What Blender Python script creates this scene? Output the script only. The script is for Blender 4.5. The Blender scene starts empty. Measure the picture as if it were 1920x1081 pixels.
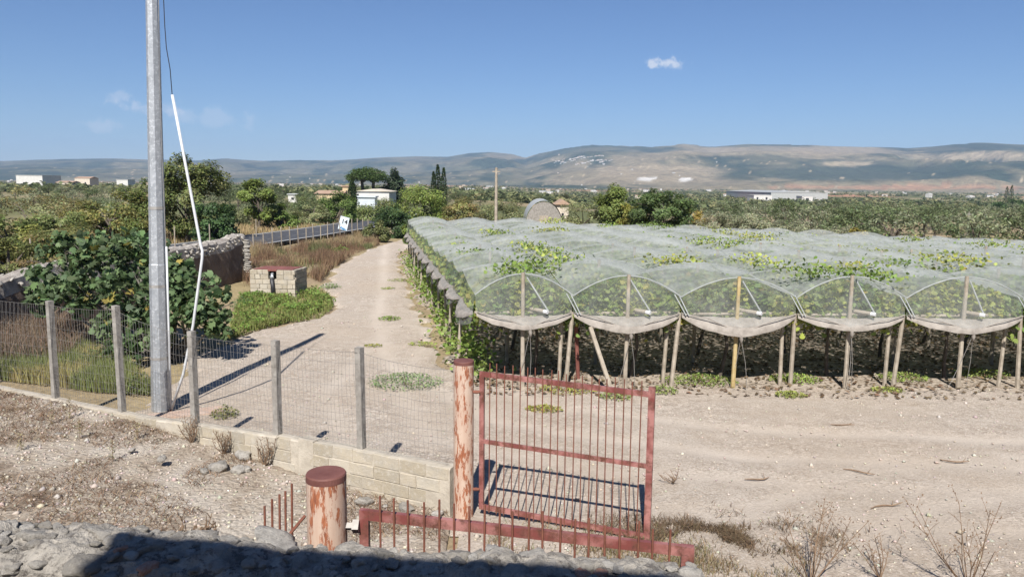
import bpy, bmesh, math, random
import numpy as np
from mathutils import Vector, Matrix, noise as mnoise
random.seed(7); rng = np.random.default_rng(7)
SC = bpy.context.scene; COL = SC.collection
PI = math.pi; R = math.radians

# ------------------------------------------------------------------ camera
F = 1450.0; PITCH = R(7.7); ROLL = R(0.6); CAMH = 5.0
FWD = np.array([0, math.cos(PITCH), -math.sin(PITCH)]); UP = np.array([0, math.sin(PITCH), math.cos(PITCH)])
XA = np.array([1.0, 0, 0])
cr = math.cos(ROLL) * XA + math.sin(ROLL) * UP; cu = -math.sin(ROLL) * XA + math.cos(ROLL) * UP
camd = bpy.data.cameras.new('camera'); cam = bpy.data.objects.new('camera', camd); COL.objects.link(cam)
camd.sensor_width = 36; camd.lens = F / 1920 * 36; camd.clip_start = 0.1; camd.clip_end = 40000
cam.matrix_world = Matrix(((cr[0], cu[0], -FWD[0], 0), (cr[1], cu[1], -FWD[1], 0), (cr[2], cu[2], -FWD[2], CAMH), (0, 0, 0, 1)))
SC.camera = cam
def ray(u, v): return FWD + cr * ((u - 960) / F) - cu * ((v - 540.5) / F)
def atz(u, v, z=0.0): d = ray(u, v); return d * ((z - CAMH) / d[2]) + np.array([0, 0, CAMH])
def aty(u, v, y): d = ray(u, v); return d * (y / d[1]) + np.array([0, 0, CAMH])

# ------------------------------------------------------------------ light
SUN_EL = R(46.5); SH = (0.13, 1.0)                       # shadows fall away from the house, a little to the right
w = bpy.data.worlds.new('World'); SC.world = w; w.use_nodes = True
nt = w.node_tree; bg = nt.nodes['Background']
sky = nt.nodes.new('ShaderNodeTexSky'); sky.sky_type = 'NISHITA'; sky.sun_disc = False
sky.sun_elevation = SUN_EL; sky.sun_rotation = PI + math.atan2(SH[0], SH[1])
sky.air_density = 1.0; sky.dust_density = 0.0; sky.ozone_density = 4.0; sky.altitude = 300
SKY_STRENGTH = 0.0505
bg.inputs['Strength'].default_value = SKY_STRENGTH
tc = nt.nodes.new('ShaderNodeTexCoord'); last = None
def wn(t, **kw):
    n = nt.nodes.new(t)
    for k, v in kw.items(): setattr(n, k, v)
    return n
mul = wn('ShaderNodeMix', data_type='RGBA', blend_type='MULTIPLY'); mul.inputs['Factor'].default_value = 1.0; mul.inputs['B'].default_value = (.73, .865, 1.09, 1)
nt.links.new(sky.outputs[0], mul.inputs['A']); last = mul.outputs['Result']
nz = wn('ShaderNodeTexNoise'); nz.inputs['Scale'].default_value = 55; nz.inputs['Detail'].default_value = 6; nz.inputs['Roughness'].default_value = 0.6
nt.links.new(tc.outputs['Generated'], nz.inputs['Vector'])
for (u, v, wu, wv, op) in [(1258, 118, 46, 15, 1.0), (226, 180, 30, 15, .35), (275, 200, 60, 18, .5), (185, 235, 50, 17, .38), (400, 222, 95, 22, .3)]:
    d = ray(u, v); d = d / np.linalg.norm(d)
    s1 = wn('ShaderNodeVectorMath', operation='SUBTRACT'); s1.inputs[1].default_value = tuple(d)
    nt.links.new(tc.outputs['Generated'], s1.inputs[0])
    s2 = wn('ShaderNodeVectorMath', operation='MULTIPLY'); s2.inputs[1].default_value = (F / wu, F / wu, F / wv)
    nt.links.new(s1.outputs[0], s2.inputs[0])
    s3 = wn('ShaderNodeVectorMath', operation='LENGTH'); nt.links.new(s2.outputs[0], s3.inputs[0])
    m1 = wn('ShaderNodeMath', operation='MULTIPLY_ADD'); m1.inputs[1].default_value = 3.2
    nt.links.new(nz.outputs[0], m1.inputs[0])
    m0 = wn('ShaderNodeMath', operation='MULTIPLY_ADD'); m0.inputs[1].default_value = -1.0; m0.inputs[2].default_value = -0.75
    nt.links.new(s3.outputs['Value'], m0.inputs[0]); nt.links.new(m0.outputs[0], m1.inputs[2])
    mr = wn('ShaderNodeMapRange', interpolation_type='SMOOTHSTEP'); mr.inputs[1].default_value = 0.0; mr.inputs[2].default_value = 0.75; mr.inputs[4].default_value = op * .8
    nt.links.new(m1.outputs[0], mr.inputs[0])
    mx = wn('ShaderNodeMix', data_type='RGBA'); mx.inputs['B'].default_value = (9.5, 10, 11, 1)
    nt.links.new(mr.outputs[0], mx.inputs['Factor']); nt.links.new(last, mx.inputs['A']); last = mx.outputs['Result']
nt.links.new(last, bg.inputs['Color'])
sl = bpy.data.lights.new('sun', 'SUN'); sl.energy = 5.0; sl.angle = R(0.55); sl.color = (1.0, 0.96, 0.90)
so = bpy.data.objects.new('sun', sl); COL.objects.link(so)
n_ = math.hypot(*SH); ld = Vector((SH[0] / n_ * math.cos(SUN_EL), SH[1] / n_ * math.cos(SUN_EL), -math.sin(SUN_EL)))
so.rotation_euler = ld.to_track_quat('-Z', 'Y').to_euler(); so.location = (-3, -20, 30)
vs = SC.view_settings; vs.view_transform = 'Standard'; vs.look = 'None'; vs.exposure = 0.73; vs.gamma = 1
SC.render.engine = 'CYCLES'
cy = SC.cycles; cy.max_bounces = 6; cy.diffuse_bounces = 3; cy.transparent_max_bounces = 24; cy.transmission_bounces = 3; cy.volume_bounces = 0
cy.use_denoising = True; cy.caustics_reflective = False; cy.caustics_refractive = False; cy.sample_clamp_indirect = 4

# ------------------------------------------------------------------ helpers
def sstep(a, b, x): t = np.clip((np.asarray(x, float) - a) / (b - a), 0, 1); return t * t * (3 - 2 * t)
_T = rng.random((256, 256))
def vn(x, y):
    x = np.asarray(x, float); y = np.asarray(y, float)
    xi = np.floor(x).astype(int); yi = np.floor(y).astype(int); fx = x - xi; fy = y - yi
    fx = fx * fx * (3 - 2 * fx); fy = fy * fy * (3 - 2 * fy)
    a = _T[xi & 255, yi & 255]; b = _T[(xi + 1) & 255, yi & 255]; c = _T[xi & 255, (yi + 1) & 255]; d = _T[(xi + 1) & 255, (yi + 1) & 255]
    return (a * (1 - fx) + b * fx) * (1 - fy) + (c * (1 - fx) + d * fx) * fy
def fbm(x, y, o=4):
    s = 0; a = .5; x = np.asarray(x, float); y = np.asarray(y, float)
    for k in range(o): s = s + a * vn(x + 17.3 * k, y - 9.1 * k); x = x * 2.03; y = y * 2.03; a *= .5
    return s / (1 - .5 ** o)
def G(x, y):                                              # height of the open ground
    x = np.asarray(x, float); y = np.asarray(y, float)
    return (-1.0 * sstep(19, 50, y) * np.clip(x / 30, 0, 1.2) - 4.5 * sstep(60, 350, y) * sstep(-60, 80, x) - 3.5 * sstep(120, 900, y))
def g(x, y): return float(G(x, y))

def tag(o, label=None, cat=None, group=None, kind=None):
    if label: o['label'] = label
    if cat: o['category'] = cat
    if group: o['group'] = group
    if kind: o['kind'] = kind
    return o
def link(name, me, mat=None, parent=None, loc=None, rot=None, scale=None):
    o = bpy.data.objects.new(name, me); COL.objects.link(o)
    if mat is not None and len(me.materials) == 0: me.materials.append(mat)
    if parent is not None: o.parent = parent
    if loc is not None: o.location = tuple(map(float, loc))
    if rot is not None: o.rotation_euler = rot
    if scale is not None: o.scale = scale
    return o
def thing(name, label, cat, loc=(0, 0, 0), rz=0, group=None):
    o = bpy.data.objects.new(name, None); COL.objects.link(o); o.empty_display_size = .2
    o.location = tuple(map(float, loc)); o.rotation_euler = (0, 0, rz)
    return tag(o, label, cat, group)
def mesh_np(name, V, Fq, cols=None, smooth=False):
    """V (n,3); Fq (m,k) faces of k corners each"""
    V = np.asarray(V, np.float32); Fq = np.asarray(Fq, np.int32); k = Fq.shape[1]; me = bpy.data.meshes.new(name)
    me.vertices.add(len(V)); me.vertices.foreach_set('co', V.ravel())
    me.loops.add(Fq.size); me.loops.foreach_set('vertex_index', Fq.ravel())
    me.polygons.add(len(Fq)); me.polygons.foreach_set('loop_start', np.arange(0, Fq.size, k, dtype=np.int32))
    if smooth: me.polygons.foreach_set('use_smooth', np.ones(len(Fq), bool))
    me.update(calc_edges=True)
    if cols is not None:
        at = me.color_attributes.new('Col', 'FLOAT_COLOR', 'POINT'); c = np.ones((len(V), 4), np.float32); c[:, :3] = cols; at.data.foreach_set('color', c.ravel())
    return me
class MB:
    def __init__(s): s.v = []; s.f = []; s.c = []
    def add(s, V, Fs, col=None):
        b = len(s.v); s.v.extend([tuple(map(float, p)) for p in V]); s.f.extend([tuple(i + b for i in f) for f in Fs])
        s.c.extend([col or (1, 1, 1)] * len(V)); return s
    def box(s, a, b, M=None, j=0.0):
        V = [Vector((x, y, z)) for z in (a[2], b[2]) for y in (a[1], b[1]) for x in (a[0], b[0])]
        if j: V = [p + Vector((random.uniform(-j, j), random.uniform(-j, j), random.uniform(-j, j))) for p in V]
        if M is not None: V = [M @ p for p in V]
        return s.add(V, [(0, 2, 3, 1), (4, 5, 7, 6), (0, 1, 5, 4), (2, 6, 7, 3), (0, 4, 6, 2), (1, 3, 7, 5)])
    def tube(s, pts, rad, n=6, cap=True, rot=0.0):
        pts = [Vector(tuple(map(float, p))) for p in pts]
        if not hasattr(rad, '__len__'): rad = [rad] * len(pts)
        V = []; up = Vector((0, 0, 1))
        for i, p in enumerate(pts):
            t = (pts[min(i + 1, len(pts) - 1)] - pts[max(i - 1, 0)]).normalized()
            a = t.cross(Vector((0, 1, 0)) if abs(t.y) < .8 else Vector((1, 0, 0))).normalized(); b = t.cross(a)
            for k in range(n):
                an = rot + 2 * PI * k / n; V.append(p + (a * math.cos(an) + b * math.sin(an)) * rad[i])
        Fs = [(i * n + k, i * n + (k + 1) % n, (i + 1) * n + (k + 1) % n, (i + 1) * n + k) for i in range(len(pts) - 1) for k in range(n)]
        if cap and n > 2: Fs += [tuple(range(n))[::-1], tuple((len(pts) - 1) * n + k for k in range(n))]
        return s.add(V, Fs)
    def grid(s, P):
        nu = len(P); nv = len(P[0]); V = [p for row in P for p in row]
        return s.add(V, [(i * nv + j, (i + 1) * nv + j, (i + 1) * nv + j + 1, i * nv + j + 1) for i in range(nu - 1) for j in range(nv - 1)])
    def mesh(s, name, smooth=False, color=False):
        me = bpy.data.meshes.new(name); me.from_pydata(s.v, [], s.f)
        if smooth: me.polygons.foreach_set('use_smooth', [True] * len(me.polygons))
        if color:
            at = me.color_attributes.new('Col', 'FLOAT_COLOR', 'POINT')
            at.data.foreach_set('color', np.array([(*c, 1) for c in s.c], np.float32).ravel())
        me.update(); return me
    def build(s, name, mat, parent=None, smooth=False, **kw): return link(name, s.mesh(name, smooth), mat, parent, **kw)

# ------------------------------------------------------------------ materials
def mat(name):
    m = bpy.data.materials.new(name); m.use_nodes = True; return m, m.node_tree, m.node_tree.nodes['Principled BSDF']
def N(t, typ, ins=None, **kw):
    n = t.nodes.new(typ)
    for k, v in kw.items(): setattr(n, k, v)
    for k, v in (ins or {}).items():
        if hasattr(v, 'is_linked'): t.links.new(v, n.inputs[k])
        else: n.inputs[k].default_value = v
    return n
def ramp(t, fac, stops):
    n = t.nodes.new('ShaderNodeValToRGB'); e = n.color_ramp.elements
    while len(e) < len(stops): e.new(0.5)
    for i, (p, c) in enumerate(stops): e[i].position = p; e[i].color = (*c, 1) if len(c) == 3 else c
    t.links.new(fac, n.inputs[0]); return n.outputs[0]
def coords(t, obj=True):
    if obj: return t.nodes.new('ShaderNodeTexCoord').outputs['Object']
    return t.nodes.new('ShaderNodeNewGeometry').outputs['Position']
def noi(t, co, sc, det=5, ro=.6, dist=0): return N(t, 'ShaderNodeTexNoise', {'Vector': co, 'Scale': sc, 'Detail': det, 'Roughness': ro, 'Distortion': dist}).outputs[0]
def mixc(t, f, a, b, bt='MIX'):
    n = t.nodes.new('ShaderNodeMix'); n.data_type = 'RGBA'; n.blend_type = bt
    for s, v in (('Factor', f), ('A', a), ('B', b)):
        if hasattr(v, 'is_linked'): t.links.new(v, n.inputs[s])
        elif s == 'Factor': n.inputs[s].default_value = v
        else: n.inputs[s].default_value = (*v, 1)
    return n.outputs['Result']
def bump(t, b, h, st=.5, d=.02):
    n = N(t, 'ShaderNodeBump', {'Height': h, 'Strength': st, 'Distance': d}); t.links.new(n.outputs[0], b.inputs['Normal'])
def two(name, c1, c2, sc=4, lo=.35, hi=.65, rough=.85, bs=.3, bd=.01, bsc=None, world=False, metal=0, c3=None, sc3=30):
    c1 = tuple(.80 * x for x in c1); c2 = tuple(.80 * x for x in c2); c3 = c3 and tuple(.80 * x for x in c3)
    m, t, b = mat(name); co = coords(t, not world)
    f = noi(t, co, sc); c = ramp(t, f, [(lo, c1), (hi, c2)])
    if c3: c = mixc(t, ramp(t, noi(t, co, sc3, 4, .7), [(.52, (0, 0, 0)), (.62, (1, 1, 1))]), c, c3)
    t.links.new(c, b.inputs['Base Color']); b.inputs['Roughness'].default_value = rough; b.inputs['Metallic'].default_value = metal
    bump(t, b, noi(t, co, bsc or sc * 6, 6, .7), bs, bd); return m
def leafmat(name, trans=.42, rough=.55, sat=1.0, vr=(1.6, 2.05)):
    m, t, b = mat(name); a = N(t, 'ShaderNodeAttribute', attribute_name='Col').outputs['Color']
    oi = N(t, 'ShaderNodeObjectInfo').outputs['Random']
    hs = N(t, 'ShaderNodeHueSaturation', {'Color': a, 'Saturation': sat}); v = N(t, 'ShaderNodeMapRange', {0: oi, 3: vr[0], 4: vr[1]}).outputs[0]
    t.links.new(v, hs.inputs['Value']); c = mixc(t, 1.0, hs.outputs[0], (1.14, 1.05, .92), 'MULTIPLY')
    t.links.new(c, b.inputs['Base Color']); b.inputs['Roughness'].default_value = rough; b.inputs['Specular IOR Level'].default_value = .3
    tr = N(t, 'ShaderNodeBsdfTranslucent', {'Color': c}); mx = N(t, 'ShaderNodeMixShader', {0: trans, 1: b.outputs[0], 2: tr.outputs[0]})
    t.links.new(mx.outputs[0], t.nodes['Material Output'].inputs['Surface']); return m
M = {}
M['leaf'] = leafmat('leaf'); M['blade'] = leafmat('blade', .25, .8, .85, (1.0, 1.25))
M['bark'] = two('bark', (.07, .055, .04), (.16, .13, .10), 6, bsc=25, bs=.8)
def track_mat():
    m, t, b = mat('gravel_surface'); co = coords(t, False)
    big = noi(t, co, .35, 4); mid = noi(t, co, 2.2, 6, .65); fine = noi(t, co, 28, 5, .75)
    st = N(t, 'ShaderNodeMapping', {'Vector': co, 'Scale': (.5, 3.2, 1)}).outputs[0]; stn = noi(t, st, .9, 4)
    c = ramp(t, big, [(.3, (.585, .505, .425)), (.7, (.67, .595, .51))])
    c = mixc(t, ramp(t, mid, [(.35, (0, 0, 0)), (.7, (1, 1, 1))]), c, (.50, .42, .34))
    c = mixc(t, ramp(t, stn, [(.5, (0, 0, 0)), (.75, (.6, .6, .6))]), c, (.48, .395, .315))
    vo = N(t, 'ShaderNodeTexVoronoi', {'Vector': co, 'Scale': 14, 'Randomness': 1}); vo2 = N(t, 'ShaderNodeTexVoronoi', {'Vector': co, 'Scale': 34})
    peb = ramp(t, vo.outputs['Distance'], [(.22, (1, 1, 1)), (.36, (0, 0, 0))])
    sel = ramp(t, mid, [(.42, (0, 0, 0)), (.58, (1, 1, 1))])
    pm = mixc(t, 1.0, peb, sel, 'MULTIPLY')
    c = mixc(t, mixc(t, 1.0, pm, (.6, .6, .6), 'MULTIPLY'), c, (.72, .665, .595))
    c = mixc(t, ramp(t, fine, [(.35, (.9, .9, .9)), (.55, (0, 0, 0))]), c, (.33, .27, .21))
    v3 = N(t, 'ShaderNodeTexVoronoi', {'Vector': co, 'Scale': 9.5}); v4 = N(t, 'ShaderNodeTexVoronoi', {'Vector': co, 'Scale': 22})
    cell = ramp(t, N(t, 'ShaderNodeSeparateColor', {0: v3.outputs['Color']}).outputs[0], [(0, (.74, .72, .70)), (.6, (1, 1, 1)), (1, (1.22, 1.22, 1.22))])
    cell2 = ramp(t, N(t, 'ShaderNodeSeparateColor', {0: v4.outputs['Color']}).outputs[0], [(0, (.70, .68, .66)), (.5, (1, 1, 1)), (1, (1.28, 1.28, 1.28))])
    stony = ramp(t, noi(t, co, .5, 4), [(.38, (.08, .08, .08)), (.66, (.75, .75, .75))])
    c = mixc(t, stony, c, mixc(t, 1.0, mixc(t, 1.0, c, cell, 'MULTIPLY'), cell2, 'MULTIPLY'))
    rt = N(t, 'ShaderNodeAttribute', attribute_name='Col').outputs['Color']; cp = mixc(t, noi(t, co, 12, 6, .7), (.56, .475, .39), (.68, .60, .51)); c = mixc(t, rt, c, cp)
    c = mixc(t, ramp(t, noi(t, co, .22, 4, .6), [(.42, (0, 0, 0)), (.62, (.35, .35, .35))]), c, (.50, .40, .30)); c = mixc(t, 1.0, c, (.785, .785, .79), 'MULTIPLY')
    t.links.new(c, b.inputs['Base Color']); b.inputs['Roughness'].default_value = .95; b.inputs['Specular IOR Level'].default_value = .15
    h1 = N(t, 'ShaderNodeMath', {0: vo.outputs['Distance'], 1: -.16}, operation='MULTIPLY').outputs[0]
    h2 = N(t, 'ShaderNodeMath', {0: vo2.outputs['Distance'], 1: -.12, 2: h1}, operation='MULTIPLY_ADD').outputs[0]
    h3 = N(t, 'ShaderNodeMath', {0: fine, 1: .75, 2: h2}, operation='MULTIPLY_ADD').outputs[0]
    bump(t, b, h3, .9, .05); return m
M['track'] = track_mat()
def ground_mat():
    m, t, b = mat('ground_soil'); co = coords(t, False); a = N(t, 'ShaderNodeAttribute', attribute_name='Col').outputs['Color']
    f = noi(t, co, .25, 6, .7); f2 = noi(t, co, 9, 6, .75)
    c = mixc(t, 1.0, a, ramp(t, f, [(.25, (.7, .7, .7)), (.75, (1.25, 1.25, 1.25))]), 'MULTIPLY')
    c = mixc(t, 1.0, c, ramp(t, f2, [(.3, (.6, .6, .6)), (.7, (1.3, 1.3, 1.3))]), 'MULTIPLY')
    t.links.new(c, b.inputs['Base Color']); b.inputs['Roughness'].default_value = .95; b.inputs['Specular IOR Level'].default_value = .1
    bump(t, b, f2, .7, .05); return m
M['ground'] = ground_mat()
def yard_mat():
    m, t, b = mat('yard_dirt'); co = coords(t, False)
    f = noi(t, co, .9, 6, .7); f2 = noi(t, co, 16, 6, .75)
    c = ramp(t, f, [(.40, (.60, .53, .445)), (.54, (.48, .40, .315)), (.66, (.22, .16, .115))])
    vo = N(t, 'ShaderNodeTexVoronoi', {'Vector': co, 'Scale': 13})
    c = mixc(t, mixc(t, 1.0, ramp(t, vo.outputs['Distance'], [(.2, (.7, .7, .7)), (.34, (0, 0, 0))]), ramp(t, f2, [(.45, (0, 0, 0)), (.6, (1, 1, 1))]), 'MULTIPLY'), c, (.55, .48, .40))
    c = mixc(t, ramp(t, f2, [(.3, (.8, .8, .8)), (.5, (0, 0, 0))]), c, (.16, .12, .085))
    t.links.new(c, b.inputs['Base Color']); b.inputs['Roughness'].default_value = .95; b.inputs['Specular IOR Level'].default_value = .1
    t.links.new(mixc(t, 1.0, c, (.74, .74, .74), 'MULTIPLY'), b.inputs['Base Color'])
    h = N(t, 'ShaderNodeMath', {0: vo.outputs['Distance'], 1: -.6, 2: f2}, operation='MULTIPLY_ADD').outputs[0]
    bump(t, b, h, .9, .05); return m
M['yard'] = yard_mat()
M['vsoil'] = two('vineyard_soil', (.34, .275, .21), (.52, .44, .355), 3, rough=.95, bs=.9, bd=.05, bsc=8, world=True, c3=(.12, .08, .045), sc3=7)
M['asphalt'] = two('asphalt', (.045, .047, .055), (.075, .077, .085), 2, rough=.85, bs=.3, bsc=80, world=True)
M['paint'] = two('road_paint', (.6, .6, .58), (.75, .75, .72), 5, world=True)
M['block0'] = two('wall_block', (.46, .385, .275), (.60, .52, .40), 5, rough=.95, bs=.6, bd=.012, bsc=28, c3=(.36, .31, .24), sc3=9)
def block_mat():
    m, t, b = mat('wall_block'); co = coords(t); oi = N(t, 'ShaderNodeObjectInfo').outputs['Random']; wp_ = coords(t, False)
    c = ramp(t, oi, [(0, (.40, .345, .255)), (.5, (.50, .43, .325)), (1, (.56, .50, .40))])
    c = mixc(t, ramp(t, noi(t, wp_, 3, 6, .7), [(.45, (0, 0, 0)), (.65, (.7, .7, .7))]), c, (.40, .37, .32)); c = mixc(t, ramp(t, noi(t, wp_, 14, 6, .75), [(.52, (0, 0, 0)), (.64, (.6, .6, .6))]), c, (.60, .55, .47))
    c = mixc(t, 1.0, c, (.78, .78, .78), 'MULTIPLY')
    t.links.new(c, b.inputs['Base Color']); b.inputs['Roughness'].default_value = .95; bump(t, b, noi(t, wp_, 30, 7, .75), .8, .02); return m
M['block'] = block_mat()
M['mortar'] = two('mortar', (.42, .37, .30), (.56, .50, .41), 4, rough=.95, bs=.8, bd=.02, bsc=20)
M['concrete'] = two('concrete', (.22, .20, .175), (.36, .335, .30), 7, rough=.95, bs=.6, bd=.006, bsc=60)
def stone_mat():
    m, t, b = mat('rubble_stone'); wp_ = coords(t, False); oi = N(t, 'ShaderNodeObjectInfo').outputs['Random']
    c = ramp(t, oi, [(0, (.36, .33, .285)), (.45, (.50, .46, .405)), (.8, (.60, .56, .50)), (1, (.68, .64, .58))])
    c = mixc(t, ramp(t, noi(t, wp_, 12, 7, .75), [(.38, (.7, .7, .7)), (.54, (0, 0, 0))]), c, (.26, .235, .205)); c = mixc(t, ramp(t, noi(t, wp_, 40, 4, .7), [(.55, (0, 0, 0)), (.68, (.6, .6, .6))]), c, (.62, .58, .52))
    c = mixc(t, 1.0, c, (.76, .76, .76), 'MULTIPLY')
    t.links.new(c, b.inputs['Base Color']); b.inputs['Roughness'].default_value = .95; bump(t, b, noi(t, wp_, 22, 8, .8), 1.0, .05); return m
M['rubble'] = stone_mat()
M['rubble0'] = two('rubble_old', (.26, .24, .21), (.56, .52, .47), 3, rough=.95, bs=1.0, bd=.06, bsc=7, c3=(.22, .20, .18), sc3=9)
M['rubble_red'] = two('rubble_tile', (.46, .22, .14), (.55, .36, .27), 5, rough=.95, bs=.8, bsc=20)
M['rubblemortar'] = two('rubble_mortar', (.34, .31, .27), (.58, .53, .46), 7, rough=.97, bs=1.0, bd=.06, bsc=22, world=True, c3=(.18, .16, .14), sc3=11)
M['drystone'] = two('dry_stone', (.26, .22, .19), (.50, .46, .41), 2.5, rough=.95, bs=.9, bd=.04, bsc=9, world=True)
M['shadeface'] = two('shaded_wall_face', (.14, .10, .075), (.24, .18, .14), 1.2, rough=.97, bs=.9, bd=.05, bsc=6, world=True)  # dark brown puts the shade of the old wall's lower face into its colour
def rusty(name, base, base2, rust=(.16, .05, .025), lo=.5, hi=.56, sc=5, stretch=(1, 1, .35), rough=.55):
    base = tuple(.82 * x for x in base); base2 = tuple(.82 * x for x in base2)
    m, t, b = mat(name); co = N(t, 'ShaderNodeMapping', {'Vector': coords(t), 'Scale': stretch}).outputs[0]
    c = ramp(t, noi(t, co, 3.2, 5), [(.42, base), (.60, base2)])
    f = ramp(t, noi(t, co, sc, 8, .72), [(lo, (0, 0, 0)), (hi, (1, 1, 1))])
    c = mixc(t, f, c, ramp(t, noi(t, co, 30, 4), [(.35, rust), (.7, (rust[0] * 2.1, rust[1] * 2.3, rust[2] * 2.0))]))
    t.links.new(c, b.inputs['Base Color']); b.inputs['Roughness'].default_value = rough
    t.links.new(mixc(t, f, (rough,) * 3, (.9, .9, .9)), b.inputs['Roughness'])
    bump(t, b, noi(t, co, sc * 2, 8, .75), .25, .006); return m
M['redpaint'] = rusty('red_gate_paint', (.20, .06, .052), (.40, .185, .165), (.065, .022, .014), .48, .62, 5, (1, 1, 1), .42)  # paler pink tone paints highlights onto rails and stiles; rust is real
M['rod'] = two('rusty_rod', (.15, .05, .03), (.24, .09, .055), 12, rough=.8, bs=.2)
M['pinkpost'] = rusty('pink_post_paint', (.52, .36, .275), (.58, .44, .345), (.17, .055, .028), .50, .555, 8, (2.2, 2.2, .5), .6)
M['postcap'] = two('maroon_cap', (.13, .045, .035), (.19, .075, .06), 6, rough=.7)
M['galv'] = two('galvanised_steel', (.40, .42, .44), (.52, .54, .56), 5, rough=.5, bs=.08, metal=.55, c3=(.66, .68, .70), sc3=16)
M['pvc'] = two('white_pvc', (.60, .61, .62), (.72, .73, .74), 3, rough=.4, bs=.03)
M['black'] = two('black_rubber', (.02, .02, .022), (.04, .04, .045), 8, rough=.5, bs=.1)
M['wire'] = two('grey_wire', (.30, .28, .26), (.44, .42, .39), 9, rough=.6, bs=.05, metal=.3)
M['rust'] = two('rust_sheet', (.17, .055, .04), (.27, .10, .08), 3, rough=.75, bs=.2)
M['wood'] = two('weathered_wood', (.30, .25, .19), (.46, .40, .32), 5, rough=.9, bs=.5, bsc=40)
M['bamboo'] = two('bamboo', (.42, .30, .12), (.55, .43, .22), 6, rough=.7, bs=.2)
M['cloth'] = two('gathered_net', (.25, .22, .19), (.40, .36, .315), 4, rough=.95, bs=.6, bd=.03, bsc=12)
M['hoop'] = two('hoop_tube', (.31, .33, .32), (.42, .44, .43), 5, rough=.5, bs=.05)
def net_mat(name, lo, hi):
    m, t, b = mat(name); co = coords(t, False)
    f = noi(t, co, 1.3, 5, .65); f2 = noi(t, N(t, 'ShaderNodeMapping', {'Vector': co, 'Scale': (9, 1.5, 9)}).outputs[0], 1.0, 4)
    c = ramp(t, f, [(.3, (.43, .455, .44)), (.7, (.57, .59, .575))])
    d = N(t, 'ShaderNodeBsdfDiffuse', {'Color': c}); tr = N(t, 'ShaderNodeBsdfTranslucent', {'Color': c})
    s = N(t, 'ShaderNodeMixShader', {0: .4, 1: d.outputs[0], 2: tr.outputs[0]})
    a0 = N(t, 'ShaderNodeMath', {0: f, 1: f2}, operation='ADD').outputs[0]
    fac = N(t, 'ShaderNodeMapRange', {0: a0, 1: .7, 2: 1.35, 3: lo, 4: hi}).outputs[0]
    tp = N(t, 'ShaderNodeBsdfTransparent'); mx = N(t, 'ShaderNodeMixShader', {0: fac, 1: tp.outputs[0], 2: s.outputs[0]})
    t.links.new(mx.outputs[0], t.nodes['Material Output'].inputs['Surface']); return m
M['net'] = net_mat('vineyard_net', .38, .66); M['netface'] = net_mat('vineyard_net_face', .15, .34)
M['white'] = two('white_plaster', (.60, .58, .545), (.70, .68, .64), .5, rough=.9, bs=.1)
M['cream'] = two('cream_plaster', (.58, .50, .40), (.68, .60, .50), .5, rough=.9, bs=.1)
M['ochre'] = two('ochre_plaster', (.55, .42, .24), (.62, .50, .32), .5, rough=.9, bs=.1)
M['terracotta'] = two('terracotta', (.36, .24, .165), (.46, .32, .23), 1, rough=.9, bs=.3)
M['roofgrey'] = two('grey_roof', (.42, .43, .43), (.52, .53, .53), 1, rough=.8, bs=.1)
M['dark'] = two('dark_opening', (.02, .02, .022), (.035, .035, .04), 2, rough=.4, bs=.02)
M['bluesheet'] = two('pale_blue_sheet', (.55, .60, .64), (.64, .68, .71), 1, rough=.6, bs=.1)
M['plastic'] = two('greenhouse_film', (.36, .37, .36), (.46, .47, .45), 1, rough=.6, bs=.2)
M['signwhite'] = two('sign_panel', (.62, .72, .78), (.72, .80, .84), 2, rough=.5, bs=.02)
M['signblack'] = two('sign_ink', (.015, .015, .02), (.03, .03, .035), 3, rough=.5, bs=.0)
M['signblue'] = two('sign_blue', (.02, .20, .48), (.05, .30, .58), 3, rough=.5, bs=.0)
M['twig'] = two('dry_twig', (.16, .10, .06), (.28, .19, .12), 9, rough=.9, bs=.2)
M['salmon'] = two('salmon_slab', (.46, .32, .24), (.55, .42, .34), 4, rough=.9, bs=.4)

# ------------------------------------------------------------------ setting: ground
def axis(segs):
    out = [segs[0][0]]
    for a, b, s in segs:
        n = max(1, int(round((b - a) / s))); out += list(a + (b - a) * (np.arange(1, n + 1) / n))
    return np.array(out)
xs = axis([(-7500, -1500, 300), (-1500, -300, 40), (-300, -60, 8), (-60, 60, 1.5), (60, 300, 8), (300, 1500, 40), (1500, 7500, 300)])
ys = axis([(-120, -20, 10), (-20, 90, 1.5), (90, 400, 6), (400, 1200, 20), (1200, 4500, 90)])
X, Y = np.meshgrid(xs, ys, indexing='ij'); Z = G(X, Y)
Z = Z + .12 * (fbm(X * .15, Y * .15) - .5) * sstep(30, 60, np.hypot(X, Y - 15))
Z = Z - .05 - .6 * (sstep(-22, -20.5, X) * (1 - sstep(-2, -.7, X)) * sstep(-5, -4, Y) * (1 - sstep(9, 10.5, Y - .0 * X)))
pat = fbm(X * .012 + 5, Y * .012 + 3, 3); pat2 = fbm(X * .004 + 2, Y * .0022 + 8, 3); p3 = fbm(X * .3, Y * .3, 3)
soil = np.array([.28, .215, .14]); dry = np.array([.30, .24, .135]); grn = np.array([.115, .125, .055]); red = np.array([.36, .20, .12]); sage = np.array([.17, .185, .11])
c = soil + (dry - soil) * sstep(.35, .65, p3)[..., None]
wg = (sstep(.38, .6, pat) * sstep(60, 130, Y))[..., None]; c = c * (1 - wg) + grn * wg
wr = (sstep(.52, .62, pat2) * sstep(500, 900, Y))[..., None]; c = c * (1 - wr) + red * wr
ws = (sstep(.6, .72, 1 - pat) * sstep(150, 300, Y))[..., None]; c = c * (1 - ws) + sage * ws
ni, nj = X.shape; I = np.arange(ni * nj).reshape(ni, nj)
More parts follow.
